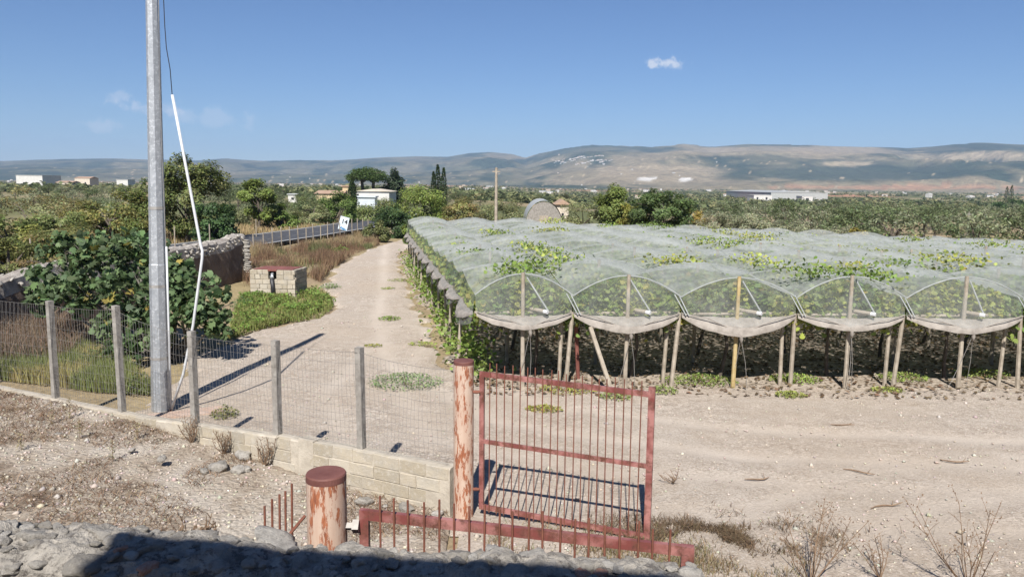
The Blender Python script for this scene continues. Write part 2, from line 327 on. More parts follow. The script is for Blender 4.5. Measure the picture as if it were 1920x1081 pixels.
Fq = np.stack([I[:-1, :-1], I[1:, :-1], I[1:, 1:], I[:-1, 1:]], -1).reshape(-1, 4)
tag(link('ground', mesh_np('ground', np.stack([X, Y, Z], -1).reshape(-1, 3), Fq, c.reshape(-1, 3), True), M['ground']), kind='structure')

def inpoly(px, py, poly):
    ins = np.zeros(px.shape, bool); n = len(poly)
    for i in range(n):
        x1, y1 = poly[i]; x2, y2 = poly[(i + 1) % n]
        cnd = ((y1 > py) != (y2 > py)); ins ^= cnd & (px < (x2 - x1) * (py - y1) / ((y2 - y1) if y2 != y1 else 1e-9) + x1)
    return ins
def sheet(name, poly, step, zf, material, jag=.5, kind='structure'):
    poly = [(float(a), float(b)) for a, b in poly]; px = [p[0] for p in poly]; py = [p[1] for p in poly]
    ax = np.arange(min(px) - 1, max(px) + 1, step); ay = np.arange(min(py) - 1, max(py) + 1, step)
    XX, YY = np.meshgrid(ax, ay, indexing='ij'); cx = XX[:-1, :-1] + step / 2; cy_ = YY[:-1, :-1] + step / 2
    keep = inpoly(cx + jag * 2 * (fbm(cx * 1.1, cy_ * 1.1, 3) - .5), cy_ + jag * 2 * (fbm(cx * 1.1 + 40, cy_ * 1.1, 3) - .5), poly)
    II = np.arange(XX.size).reshape(XX.shape); q = np.stack([II[:-1, :-1], II[1:, :-1], II[1:, 1:], II[:-1, 1:]], -1)[keep]
    us, inv, cn_ = np.unique(q.ravel(), return_inverse=True, return_counts=True); V = np.stack([XX.ravel()[us], YY.ravel()[us], zf(XX.ravel()[us], YY.ravel()[us]) - np.where(cn_ < 4, .09, 0.0)], -1)
    return tag(link(name, mesh_np(name, V, inv.reshape(-1, 4), None, True), material), kind=kind)

# low wall line (its outer side is the track, its inner side the yard)
LW0 = np.array([-0.86, 11.32]); LWD = np.array([-7.52 + .86, 14.62 - 11.32]); LWD = LWD / np.linalg.norm(LWD); LWN = np.array([LWD[1], -LWD[0]])
if LWN[1] > 0: LWN = -LWN                                   # points to the yard
LWL = 17.0
def wallx(s, off=0.0): return LW0 + LWD * s + LWN * off
def walltop(s): return .74 - .22 * float(sstep(1.5, 8, s))
def yardz(x, y):
    return .04 + .46 * sstep(-1.6, -9.0, x) + .05 * (fbm(np.asarray(x) * .9, np.asarray(y) * .9, 3) - .5) + .015 * (fbm(np.asarray(x) * 7, np.asarray(y) * 7, 2) - .5)
we = wallx(LWL)
sheet('yard', [tuple(wallx(0, .0)), tuple(we), (-30, we[1]), (-30, -8), (-3.9, -8), (-3.9, 4.9), (-1.0, 4.9)], .12, yardz, M['yard'], 0.0)
def trackz(x, y):
    x = np.asarray(x); y = np.asarray(y)
    rut = .025 * np.sin((x + .16 * y) * 2.6 + 1.5 * vn(x * .3, y * .3))
    return G(x, y) + .03 + .05 * (fbm(x * .5, y * .5, 4) - .5) + .018 * (fbm(x * 4, y * 4, 3) - .5) + rut * .35
tl = [atz(*p)[:2] for p in [(392, 655), (470, 622), (570, 602), (628, 578), (606, 535), (628, 505), (668, 480), (708, 462), (738, 452)]]
VF = -.9; VA = np.array([-.186, .982]); VY0 = 18.75
def vedge(y): return VF + (y - VY0) * VA[0] / VA[1]
trk = [tuple(wallx(0, -.1)), tuple(wallx(8.0, -.1))] + [tuple(p) for p in tl] + [(-9.6, 70), (-7.5, 66), (vedge(55) - .6, 55), (vedge(30) - .7, 30), (vedge(21) - .6, 21), (-.6, 18.8), (8, 18.9), (45, 19.2), (45, -8), (-.8, -8), (-.8, 11.2)]
gt = sheet('gravel_track', trk, .14, trackz, M['track'], .55)
PA = np.array([(-9.4, 62), (-7.6, 50), (-5.6, 38), (-4.2, 28), (-2.6, 21), (0.2, 16.4), (4.5, 14.6), (12, 13.9), (26, 13.9), (45, 14)]); PB = np.array([(-4, 9.6), (.5, 8.9), (3.2, 10.2), (6.5, 12.4), (12, 13.6)]); PC = np.array([(-3.4, 26), (-3.6, 18), (-2.2, 14), (1.0, 12.4), (6, 11.6), (20, 11.2)])
nv0 = len(gt.data.vertices); vc = np.empty(nv0 * 3, np.float32); gt.data.vertices.foreach_get('co', vc); vc = vc.reshape(-1, 3); rutm = np.zeros(nv0)
for path in (PA, PB, PC):
    dmin = np.full(nv0, 1e9)
    for a, b_ in zip(path[:-1], path[1:]):
        ab = b_ - a; tt_ = np.clip(((vc[:, :2] - a) @ ab) / (ab @ ab), 0, 1); dmin = np.minimum(dmin, np.linalg.norm(vc[:, :2] - a - tt_[:, None] * ab, axis=1))
    wob = .25 * (fbm(vc[:, 0] * .4, vc[:, 1] * .4, 2) - .5); rutm = np.maximum(rutm, np.exp(-((dmin + wob - .78) / .26) ** 2) * (1 if path is PA else .7))
rutm *= .45 + .75 * fbm(vc[:, 0] * .7, vc[:, 1] * .7, 3); vc[:, 2] -= .03 * rutm; gt.data.vertices.foreach_set('co', vc.ravel().astype(np.float32)); ca_ = gt.data.color_attributes.new('Col', 'FLOAT_COLOR', 'POINT'); c4_ = np.ones((nv0, 4), np.float32); c4_[:, :3] = np.clip(rutm, 0, 1)[:, None]; ca_.data.foreach_set('color', c4_.ravel())
vb = [(VF - .3, VY0 - .35), (46, VY0 - .3), (40, 52), (vedge(54) - .4, 54)]
sheet('vineyard_soil', vb, .3, lambda x, y: G(x, y) + .012 + .10 * (fbm(x * .8, y * .8, 3) - .5) * sstep(VY0, VY0 + 2, y), M['vsoil'], .6)
# asphalt road with its edge lines
def strip(name, pts, w0, w1, dz, material):
    b = MB(); rows = []
    for i, p in enumerate(pts):
        a = pts[max(i - 1, 0)]; c2 = pts[min(i + 1, len(pts) - 1)]; t = Vector((c2[0] - a[0], c2[1] - a[1])).normalized(); nn = Vector((-t.y, t.x))
        rows.append([(p[0] + nn.x * k, p[1] + nn.y * k, g(p[0], p[1]) + dz) for k in (w0, w1)])
    return tag(b.grid(rows).build(name, material), kind='structure')
RD = [(-22.5, 12), (-22, 28), (-21, 45), (-18.9, 57), (-16.7, 69), (-15.0, 80), (-13.8, 92), (-14, 110), (-16, 140)]
RDp = []
for i in range(len(RD) - 1):
    for k in range(6): RDp.append((RD[i][0] + (RD[i + 1][0] - RD[i][0]) * k / 6, RD[i][1] + (RD[i + 1][1] - RD[i][1]) * k / 6))
strip('road', RDp, 0, 6.5, .30, M['asphalt']); strip('road_line', RDp, .25, .40, .305, M['paint']); strip('road_line', RDp, 6.05, 6.22, .305, M['paint'])

# ------------------------------------------------------------------ setting: hills
RU = [-400, -150, 0, 60, 130, 200, 280, 370, 420, 500, 560, 620, 700, 780, 840, 880, 920, 960, 985, 1010, 1060, 1110, 1170, 1230, 1280, 1340, 1400, 1500, 1600, 1700, 1740, 1800, 1860, 1920, 2100, 2400]
RV = [306, 303, 302, 300, 298, 297, 299, 301, 297, 302, 300, 301, 296, 293, 294, 287, 285, 289, 296, 288, 278, 272, 274, 276, 271, 276, 271, 272, 275, 278, 275, 270, 269, 272, 280, 290]
au = np.array([math.atan2(ray(u, v)[0], ray(u, v)[1]) for u, v in zip(RU, RV)])
el = np.array([ray(u, v)[2] / math.hypot(ray(u, v)[0], ray(u, v)[1]) for u, v in zip(RU, RV)])
az = np.linspace(au[0], au[-1], 620); rr = np.concatenate([np.linspace(2400, 8400, 110), np.linspace(8500, 10000, 8)])
A, RR = np.meshgrid(az, rr, indexing='ij'); HX = RR * np.sin(A); HY = RR * np.cos(A)
E1 = np.interp(A, au, el); mid = sstep(-.12, .15, A)
Rr = 8000 - 1500 * mid + 500 * (fbm(A * 9 + 3, A * 0, 2) - .5)          # distance of the ridge
ztop = E1 * Rr + 5
n1 = fbm(HX / 900 + 3, HY / 900, 5); n2 = fbm(HX / 260, HY / 260 + 7, 4)
t = np.clip((RR - 2900) / (Rr - 2900), 0, 1)
rise = .06 * t + .94 * (sstep(.15, 1.0, t) * (.72 + .28 * t))
amp = np.sin(PI * np.clip(t, 0, 1)) ** .8
rid = 1 - abs(2 * n1 - 1)
HZ = -14 + (ztop + 14) * rise + amp * (.50 * ztop * (n1 - .5) + .62 * ztop * (rid - .6) * (.35 + .65 * mid) + 26 * (n2 - .5)) + 8 * (n2 - .5) * t
lim = ztop * RR / Rr * 1.0 - 4 * (1 - t)
HZ = np.minimum(HZ, np.where(RR < Rr - 40, lim * (.86 + .14 * sstep(.8, 1, t)) , 1e9))
beyond = RR > Rr; HZ = np.where(beyond, ztop - (RR - Rr) * .25, HZ)
HZ = np.where(RR < 2500, -30, HZ)
# land cover: woods, scrub, dry grass, fields
PUx = np.interp(A, au, RU); PVv = 345 + (PUx - 960) * .0105 - (HZ - 5) / RR * F
wood = np.array([.040, .056, .034]); scrub = np.array([.105, .105, .062]); tan = np.array([.30, .24, .155]); pale = np.array([.36, .29, .19])
c3 = fbm(HX / 420 + 9, HY / 900 + 2, 4); c4 = fbm(HX / 130, HY / 260, 3)
wt = sstep(.42, .60, c3 + .25 * (c4 - .5) + .10 * sstep(1000, 1150, PUx) * sstep(300, 340, PVv))
cc = wood + (scrub - wood) * sstep(.35, .6, c4)[..., None]
wk = wt[..., None] * .6 * (.4 + .6 * mid[..., None]); cc = cc * (1 - wk) + tan * wk
def patch(cu_, cv_, ru, rv, colr, k, cc):
    d = np.hypot((PUx - cu_) / ru, (PVv - cv_) / rv) + .7 * (c4 - .5)
    ww = (k * (1 - sstep(.75, 1.0, d)))[..., None]; return cc * (1 - ww) + colr * ww
cc = patch(1600, 325, 330, 22, wood * 1.1, .6, cc); cc = patch(1800, 290, 110, 10, wood, .75, cc); cc = patch(1080, 285, 150, 14, wood * 1.2, .6, cc)
cc = patch(1240, 325, 140, 16, tan, .7, cc); cc = patch(1400, 288, 160, 9, tan, .6, cc); cc = patch(1565, 291, 100, 8, tan * .9, .8, cc); cc = patch(1590, 312, 55, 5, pale, .8, cc); cc = patch(1850, 302, 90, 8, pale * .95, .85, cc)
cc = patch(1700, 352, 260, 4, np.array([.36, .20, .12]), .7, cc); cc = patch(1180, 340, 200, 6, pale * .8, .5, cc)
cc = patch(1215, 336, 24, 3, np.array([.6, .57, .52]), .9, cc); cc = patch(1288, 337, 14, 4, np.array([.6, .57, .52]), .9, cc); cc = patch(1640, 328, 300, 13, wood, .8, cc)
dots = ((rng.random(A.shape) < .012) & (t < .55))[..., None]; cc = np.where(dots, pale, cc)
cc = cc * 1.22; ni, nj = A.shape; I = np.arange(ni * nj).reshape(ni, nj); Fq = np.stack([I[:-1, :-1], I[1:, :-1], I[1:, 1:], I[:-1, 1:]], -1).reshape(-1, 4)
def hill_mat():
    m, t_, b = mat('hill_cover'); co = coords(t_, False); a = N(t_, 'ShaderNodeAttribute', attribute_name='Col').outputs['Color']
    f = noi(t_, co, .02, 6, .75); c_ = mixc(t_, 1.0, a, ramp(t_, f, [(.3, (.62, .62, .62)), (.7, (1.35, 1.35, 1.35))]), 'MULTIPLY')
    t_.links.new(c_, b.inputs['Base Color']); b.inputs['Roughness'].default_value = 1; b.inputs['Specular IOR Level'].default_value = 0
    bump(t_, b, f, 1.0, 26); return m
tag(link('hills', mesh_np('hills', np.stack([HX, HY, HZ], -1).reshape(-1, 3), Fq, cc.reshape(-1, 3), True), hill_mat()), kind='structure')
def hillz(x, y):
    a = math.atan2(x, y); r = math.hypot(x, y); i = int(np.clip(np.searchsorted(az, a), 1, ni - 1)); j = int(np.clip(np.searchsorted(rr, r), 1, nj - 1))
    return float(min(HZ[i, j], HZ[i - 1, j], HZ[i, j - 1], HZ[i - 1, j - 1]))

# ------------------------------------------------------------------ house behind the viewpoint (throws the shadow over the near wall)
HX0, HX1, HY1, HZT = -3.36, 9.0, -0.8, 8.62
hs = thing('house', 'plastered two-storey house whose shadow falls on the rubble wall', 'house', (HX0, HY1, 0), R(-4.5))
b = MB(); b.box((0, -8, -.5), (12, 0, HZT)); b.build('wall', M['cream'], hs)
b = MB(); b.box((-.004, -8.15, HZT + .003), (12.15, .004, HZT + .12)); b.build('roof', M['terracotta'], hs)
b = MB(); b.box((1.2, .003, 3.15), (8, 1.5, 3.33)); b.build('balcony', M['concrete'], hs)

# ------------------------------------------------------------------ rocks and stones
def ico(sub, seed, amp=.28, sq=(1, 1, .7)):
    bm = bmesh.new(); bmesh.ops.create_icosphere(bm, subdivisions=sub, radius=1)
    off = Vector((seed * 3.1, seed * 1.7, seed * 2.3))
    for v in bm.verts:
        p = v.co.copy(); n1_ = mnoise.noise(p * 1.1 + off); n2_ = mnoise.noise(p * 2.7 + off) + .5 * mnoise.noise(p * 6.0 + off)
        q = Vector([max(-.78, min(.78, x)) for x in p]); p = p.lerp(q, .75)
        v.co = Vector((p.x * sq[0], p.y * sq[1], p.z * sq[2])) * (1 + amp * n1_ + amp * .5 * n2_)
    me = bpy.data.meshes.new('stone'); bm.to_mesh(me); bm.free()
    return me
STN = [ico(3, k + 1, .42) for k in range(7)]; STF = [ico(2, k + 11, .25) for k in range(5)]
for m_ in STN + STF:
    m_.materials.append(M['rubble']); m_.polygons.foreach_set('use_smooth', [True] * len(m_.polygons))
STR = [m_.copy() for m_ in STN[:2]]
for m_ in STR: m_.materials[0] = M['rubble_red']

# near rubble wall
RW0, RW1, RWY0, RWY1 = -6.0, 1.33, 4.55, 5.15
def rtop(x): return 2.56 - .055 * (x + 1.3) + .10 * (fbm(x * 1.4 + 3, 0 * x, 3) - .5)
rw = thing('rubble_wall', 'thick rubble stone wall half in the shadow of the house', 'wall', (-2.3, 4.85, 0))
RWo = np.array([-2.3, 4.85, 0])
b = MB(); sec = []
for x in np.linspace(RW0, RW1, 330):
    zt = float(rtop(x)) - .005; row = []
    prof = [(RWY0 - .02, 0), (RWY0, .8), (RWY0, 1.5), (RWY0, 2.0)] + [(RWY0 + (RWY1 - RWY0) * k / 26, zt - .10 * (abs(k / 13 - 1)) ** 3) for k in range(27)] + [(RWY1, 2.0), (RWY1, 1.2), (RWY1, 0)]
    for (yy, zz) in prof:
        nzv = .15 * (float(fbm(x * 7 + zz * 3, yy * 7 + zz * 5, 5)) - .5) if zz > 0 else 0
        row.append((x - RWo[0], yy - RWo[1] + nzv * (.6 if zz < 2.2 else 0), zz + (nzv if zz > 2.1 else 0)))
    sec.append(row)
b.grid(sec); b.add([p for p in sec[-1]], [tuple(range(len(sec[-1])))]); b.add([p for p in sec[0]], [tuple(range(len(sec[0])))[::-1]])
b.build('mortar_core', M['rubblemortar'], rw)
placed = []
def put_stone(x, y, z, s, me, sq=1.0):
    o = link('stone', me, None, rw, (x - RWo[0], y - RWo[1], z), (random.uniform(-.35, .35), random.uniform(-.35, .35), random.uniform(0, 6.3)), (s * random.uniform(.8, 1.3), s * random.uniform(.75, 1.1), s * random.uniform(.6, .9)))
for tries in range(6000):                                   # stones bedded in the top
    x = random.uniform(-4.6, RW1 - .04); y = random.uniform(RWY0 - .03, RWY1 - .02); s = random.choice([.035, .045, .06, .08, .10, .13, .16])
    if all((x - a) ** 2 + (y - b_) ** 2 > ((s + r_) * .93) ** 2 for a, b_, r_ in placed):
        placed.append((x, y, s)); edge = abs((y - RWY0) / (RWY1 - RWY0) * 2 - 1)
        put_stone(x, y, float(rtop(x)) - .10 * edge ** 3 - s * random.uniform(.12, .40), s, random.choice(STR) if random.random() < .04 else random.choice(STN))
    if len(placed) > 235: break
pf = []
for tries in range(1500):                                   # stones of the face, a band under the coping
    x = random.uniform(-4.6, RW1); z = random.uniform(1.9, 2.42); s = random.choice([.08, .1, .12])
    if all((x - a) ** 2 + (z - b_) ** 2 > ((s + r_) * .95) ** 2 for a, b_, r_ in pf):
        pf.append((x, z, s)); put_stone(x, RWY0 + s * .55, z, s, random.choice(STN))
    if len(pf) > 60: break

# loose rocks
def rock(u, v, z, s, lab, i):
    p = atz(u, v, z); o = link('rock', STN[i % 7], None, None, (p[0], p[1], p[2] + s * .25), (random.uniform(-.3, .3), random.uniform(-.3, .3), random.uniform(0, 6)), (s, s * .85, s * .75))
    tag(o, lab, 'rock')
for i, (u, v, s, lab) in enumerate([(408, 880, .20, 'largest pale rock of the heap leaning on the low block wall'), (456, 858, .17, 'grey angular rock topping the heap by the low block wall'), (447, 884, .15, 'pale split rock at the foot of the heap by the low wall'),
        (384, 886, .10, 'small rock beside the dark gap of the rock heap'), (462, 882, .11, 'rounded white rock at the edge of the rock heap')]):
    p = atz(u, v, .3); rock(u, v, float(yardz(p[0], p[1])), s, lab, i)
for i, (u, v, s, lab) in enumerate([(683, 944, .15, 'flat grey rock lying behind the short pink gate post'), (762, 955, .13, 'white rock behind the spikes of the lying gate rail'), (722, 950, .06, 'small stone between two rocks behind the lower gate leaf'), (820, 965, .09, 'pale stone at the corner of the low block wall and tall post')]):
    rock(u, v, .05, s, lab, i + 3)
for i, (u, v, s, lab) in enumerate([(303, 862, .09, 'lone whitish stone on the brown yard litter'), (112, 818, .10, 'flat pale stone on the yard near the fence corner post'), (248, 845, .07, 'small white stone among dry yard stalks')]):
    rock(u, v, .42, s, lab, i)

# ------------------------------------------------------------------ low block wall
def blockmesh(L, Hh, D, bev=.006):
    bm = bmesh.new(); bmesh.ops.create_cube(bm, size=1)
    for v in bm.verts: v.co = Vector((v.co.x * L, v.co.y * D, v.co.z * Hh)) + Vector((random.uniform(-1, 1), random.uniform(-1, 1), random.uniform(-1, 1))) * .008
    bmesh.ops.bevel(bm, geom=bm.edges[:], offset=bev, segments=1, affect='EDGES')
    me = bpy.data.meshes.new('block'); bm.to_mesh(me); bm.free(); me.materials.append(M['block']); return me
lw = thing('low_block_wall', 'low cream block wall carrying the wire mesh fence', 'wall', (LW0[0], LW0[1], 0))
lang = math.atan2(LWD[1], LWD[0])
b = MB(); sec = []
for s in np.linspace(0, LWL, 90):
    zt = walltop(s) - .02 + .015 * (float(vn(s * 3, 2)) - .5)
    sec.append([(*(wallx(s, o) - LW0), z) for o, z in ((.116, -.3), (.116, zt - .02), (.09, zt), (-.08, zt + .004), (-.105, zt - .02), (-.105, -.3))])
b.grid(sec); b.add(sec[0], [tuple(range(6))]); b.build('mortar_bed', M['mortar'], lw)
BM = {(L, k): blockmesh(L, .195, .06) for L in (.30, .40, .48) for k in range(3)}
for crs in range(4):
    s = .02 + (.17 if crs % 2 else 0)
    while s < LWL - .3:
        L = random.choice((.30, .40, .48, .48)); sm = s + L / 2; zt = walltop(sm); z = zt - .115 - crs * .208
        p = wallx(sm, .095 + random.uniform(-.004, .01)); yz = float(yardz(*wallx(sm, .15)))
        if z + .10 > yz and not (2.62 < sm < 2.95) and random.random() > .03:
            link('block', BM[(L, random.randrange(3))], None, lw, (p[0] - LW0[0], p[1] - LW0[1], z), (0, random.uniform(-.008, .008), lang + PI + random.uniform(-.01, .01)))
        s += L + .012
p = wallx(2.79); b = MB(); b.box((-.15, -.135, -.2), (.15, .10, walltop(2.8) + .012), Matrix.Rotation(lang + PI, 4, 'Z'), .008)
b.build('pillar', M['mortar'], lw, loc=(p[0] - LW0[0], p[1] - LW0[1], 0))

# ------------------------------------------------------------------ wire mesh fence on the low wall
fn = thing('wire_mesh_fence', 'wire mesh fence with square grey concrete posts on the low block wall', 'fence', (LW0[0], LW0[1], 0))
fposts = []
for (u, vt, vb_) in [(678, 651, 845), (520, 638, 820), (364, 621, 795), (228, 573, 775), (102, 564, 728)]:
    best = min(np.arange(.2, LWL, .02), key=lambda s: abs(float(np.dot(np.array([*wallx(s), .6]) - np.array([0, 0, CAMH]), cr) / np.dot(np.array([*wallx(s), .6]) - np.array([0, 0, CAMH]), FWD)) * F + 960 - u))
    p = wallx(best); d = ray(u, vt); zt = CAMH + d[2] * (p[1] / d[1]); fposts.append((best, zt))
fposts += [(13.6, fposts[-1][1] + .02), (16.2, fposts[-1][1] + .02)]
for s, zt in fposts:
    p = wallx(s, -.02) - LW0; b = MB(); lean = random.uniform(-.02, .02)
    b.box((-.055, -.055, .25), (.055, .055, zt), Matrix.Shear('XY', 4, (lean, 0)) @ Matrix.Rotation(lang, 4, 'Z'), .004)
    b.build('post', M['concrete'], fn, loc=(p[0], p[1], 0))
ends = [(.05, 2.30)] + fposts
for (s0, z0), (s1, z1) in zip(ends[:-1], ends[1:]):
    b = MB(); L = s1 - s0; hw = walltop((s0 + s1) / 2) + .02; z0_ = z0 - .06; z1_ = z1 - .06; dip = random.uniform(.03, .10)
    def mp(f, h, dip=dip): # f along, h height fraction
        s = s0 + L * f; p = wallx(s, .04) - LW0; zt = z0_ + (z1_ - z0_) * f - dip * math.sin(PI * f)
        return (p[0] + .02 * math.sin(f * 9 + h * 5), p[1] + .03 * math.sin(f * 7 + h * 4), hw + (zt - hw) * h)
    nv_ = int(L / .075); hs_ = [0, .06, .12, .19, .26, .34, .43, .53, .64, .76, .88, 1.0]
    for i in range(1, nv_): b.tube([mp(i / nv_ + .004 * math.sin(i * 3 + k), k / 4) for k in range(5)], .0025, 3, False)
    for h in hs_: b.tube([mp(k / 8, h) for k in range(9)], .0035 if h in (0, 1.0) else .0024, 3, False)
    b.build('wire_mesh', M['wire'], fn)

# ------------------------------------------------------------------ gate posts and gate leaves
def round_post(name, x, y, zb, zt, rad, lab):
    o = thing(name, lab, 'gate post', (x, y, zb)); n = 40
    b = MB(); b.tube([(0, 0, -.2), (0, 0, .5), (0, 0, 1.2), (0, 0, zt - zb - .035)], rad, n, False); b.build('pipe', M['pinkpost'], o, True)
    b = MB(); h = zt - zb; b.tube([(0, 0, h - .055), (0, 0, h - .012), (0, 0, h), (0, 0, h + .003)], [rad * 1.012, rad * 1.012, rad * .97, .005], n, True); b.build('cap', M['postcap'], o)
    return o
FP = (-.70, 11.15); NP = (-1.37, 5.52)
fp = round_post('gate_post', FP[0], FP[1], 0, 2.42, .150, 'tall salmon pink pipe gate post with rust patches at the wall end')
for hzz in (1.95, .45):
    b = MB(); b.tube([(.13, -.03, hzz), (.19, -.03, hzz), (.24, -.03, hzz)], [.02, .028, .02], 8); b.build('hinge', M['rod'], fp)
npst = round_post('gate_post', NP[0], NP[1], 0, 2.86, .147, 'short looking salmon pink post with maroon cap above the rubble wall')
b = MB(); b.tube([(.14, 0, 2.44), (.19, 0, 2.44), (.192, 0, 2.44), (.24, 0, 2.44)], [.03, .03, .055, .055], 4); b.build('hinge', M['wire'], npst)
def leaf(name, lab, A, B, zbA, zbB, height, endtall):
    A = Vector(A); B = Vector(B); L = (B - A).length; ang = math.atan2(B.y - A.y, B.x - A.x); slope = (zbB - zbA) / L
    o = thing(name, lab, 'gate', (A.x, A.y, zbA), ang)
    Sh = Matrix.Identity(4); Sh[2][0] = slope
    def bar(nm, a, b_, mt, j=.0):
        m_ = MB(); m_.box(a, b_, Sh, j); return m_.build(nm, mt, o)
    bar('stile', (0, -.025, 0), (.07, .025, height), M['redpaint']); bar('stile', (L - .09, -.03, -.04), (L, .03, height + endtall), M['redpaint'])
    bar('rail', (.07, -.022, height - .075), (L - .09, .022, height - .001), M['redpaint']); bar('rail', (.07, -.022, 0.001), (L - .09, .022, .075), M['redpaint'])
    bar('rail', (.07, -.02, height * .5 - .03), (L - .09, .02, height * .5 + .03), M['redpaint'])
    n = 20; me = None
    for k in range(n):
        x = .07 + (L - .16) * (k + .85) / (n + .7); m_ = MB(); jt = random.uniform(-.006, .006)
        m_.tube([(x, -.035, -.02 + slope * x), (x + jt, -.035, height * .5 + slope * x), (x + jt * 2, -.035, height + .13 + random.uniform(-.03, .03) + slope * x)], .0085, 6)
        m_.build('bar', M['rod'], o)
    return o
leaf('gate_leaf', 'open red iron gate leaf with full height bars hinged to the tall pink post', (-.46, 11.18), (1.98, 10.32), .12, .06, 2.13, .07)
leaf('gate_leaf', 'red iron gate leaf whose spiked top rail shows over the rubble wall', (-1.13, 5.56), (1.33, 5.27), .40, .27, 2.16, -.001)
rl = thing('iron_railing', 'five thin rusty upright rods beside the short pink post', 'railing', (-1.75, 5.6, 2.2))
RLo = Vector((-1.75, 5.6, 2.2)); rods = []
for k, (u, vt, vb_) in enumerate([(497, 948, 985), (511, 935, 992), (525, 926, 1004), (536, 920, 1003), (548, 906, 996)]):
    yy = 5.35 + .06 * k; a_ = Vector(aty(u, vb_ + 18, yy)); c_ = Vector(aty(u - 1, vt, yy)); b = MB(); b.tube([a_ - RLo, c_ - RLo], .009, 6); b.build('rod', M['rod'], rl)
b = MB(); b.tube([Vector(aty(530, 1016, 5.42)) - RLo, Vector(aty(572, 966, 5.6)) - RLo], .012, 6); b.build('rail', M['rod'], rl)

# ------------------------------------------------------------------ lamp pole
pb = atz(302, 770, 0); pl = thing('utility_pole', 'tall galvanised octagonal steel pole behind the low wall with white conduit', 'pole', pb)
pt = Vector(aty(285.5, 0, pb[1])) - Vector(pb); k9 = 9.2 / pt.z; top = pt * k9
b = MB(); b.tube([Vector((0, 0, -.2)), top * .35, top * .352, top], [.197, .176, .168, .122], 8, True, PI / 8); b.build('shaft', M['galv'], pl)
def pp(u, v, dy=-.0): return Vector(aty(u, v, pb[1] + dy)) - Vector(pb)
b = MB(); b.tube([pp(312, 462, -.12), pp(316, 600, -.12), pp(321, 768, -.12)], .022, 8); b.build('conduit', M['pvc'], pl, True)
b = MB(); b.tube([pp(323, 178, -.3), pp(352, 330, -.35), pp(376, 458, -.4), pp(379.5, 470, -.4), pp(379, 485, -.4), pp(362, 610, -.35), pp(344, 700, -.25), pp(321, 768, -.1)], .03, 8); cdt = b.build('loose_conduit', M['pvc'], pl, True)
b = MB(); b.tube([pp(305, -40, -.2), pp(309, 50, -.25), pp(312, 90, -.27), pp(319, 130, -.29), pp(323, 180, -.3)], .009, 5); b.build('cable', M['black'], pl)
b = MB(); b.tube([pp(297.5, 0, -.06), pp(299, 140, -.07), pp(304, 300, -.09), pp(311, 462, -.11)], .007, 5); b.build('thin_cable', M['wire'], pl)
b = MB(); b.tube([pp(322, 764, -.1), pp(316, 774, -.14), pp(306, 778, -.18)], [.04, .03, .02], 6); b.build('conduit_foot', M['rust'], cdt)
for fz in (.13, .30, .48):
    b = MB(); r0_ = .2 - .085 * fz; b.tube([top * fz + Vector((0, 0, -.03)), top * fz + Vector((0, 0, .03))], r0_ + .006, 8, False, PI / 8); b.build('clamp_band', M['wire'], pl)
sbp = atz(345, 778, 0); b = MB(); b.box((-.7, -.25, -.1), (.8, .25, .06), Matrix.Rotation(.5, 4, 'Z'), .02)
tag(b.build('plinth_slab', M['salmon'], None, loc=(sbp[0], sbp[1], 0)), 'salmon concrete slab on the ground at the steel pole foot', 'slab')

# ------------------------------------------------------------------ well house
wl = atz(470, 558, 0); wr_ = atz(554, 560, 0); ww = float(np.linalg.norm(wr_ - wl)); wa = math.atan2(wr_[1] - wl[1], wr_[0] - wl[0])
wo = thing('well_house', 'small block well housing with rusty lid and black pipe beside the track', 'well', wl, wa)
HC = .205; NC = 6; WD = 1.45
b = MB(); b.box((.04, .04, -.1), (ww * .41, .2, NC * HC - .01)); b.box((ww * .59, .04, -.1), (ww - .04, .2, NC * HC - .01)); b.box((ww * .41, .04, -.1), (ww * .59, .2, HC * 4)); b.box((.04, .2, -.1), (.2, WD - .04, NC * HC - .01)); b.box((ww - .2, .2, -.1), (ww - .04, WD - .04, NC * HC - .01)); b.box((.2, WD - .2, -.1), (ww - .2, WD - .04, NC * HC - .01)); b.build('mortar_core', M['mortar'], wo)
BW = {L: [blockmesh(L, HC - .012, .12, .008) for _ in range(3)] for L in (.22, .32, .42)}
def course(x0, x1, z, fx):
    s = x0
    while s < x1 - .1:
        L = random.choice((.22, .32, .42)); L = L if s + L < x1 - .05 else None
        if L is None:
            rem = x1 - s; me = blockmesh(rem - .006, HC - .012, .12, .008); fx(me, s + rem / 2, z); break
        fx(random.choice(BW[L]), s + L / 2, z); s += L + .01
for k in range(NC):
    z = HC * (k + .5)
    fr = lambda me, s, z: link('block', me, None, wo, (s, .055 + random.uniform(-.006, .006), z), (0, 0, random.uniform(-.01, .01)))
    if k >= 4: course(0, ww * .41, z, fr); course(ww * .59, ww, z, fr)
    else: course(0, ww, z, fr)
    course(.12, WD, z, lambda me, s, z: link('block', me, None, wo, (ww - .055, s, z), (0, 0, PI / 2)))
    course(.12, WD, z, lambda me, s, z: link('block', me, None, wo, (.055, s, z), (0, 0, PI / 2)))
b = MB(); b.box((.12, .10, NC * HC + .004), (ww - .12, WD - .1, NC * HC + .02)); b.box((ww * .40, -.012, NC * HC - .05), (ww * .60, .10, NC * HC + .016)); b.build('lid', M['rust'], wo)
b = MB(); b.box((.2, .2, 0), (ww - .2, WD - .2, .05)); b.build('shaft_floor', M['dark'], wo)
b = MB(); b.tube([(ww * .5 + .05, -.10, 0), (ww * .5 + .04, -.09, .5), (ww * .5, -.06, NC * HC - .34)], .085, 12); wpp = b.build('pipe', M['black'], wo, True)
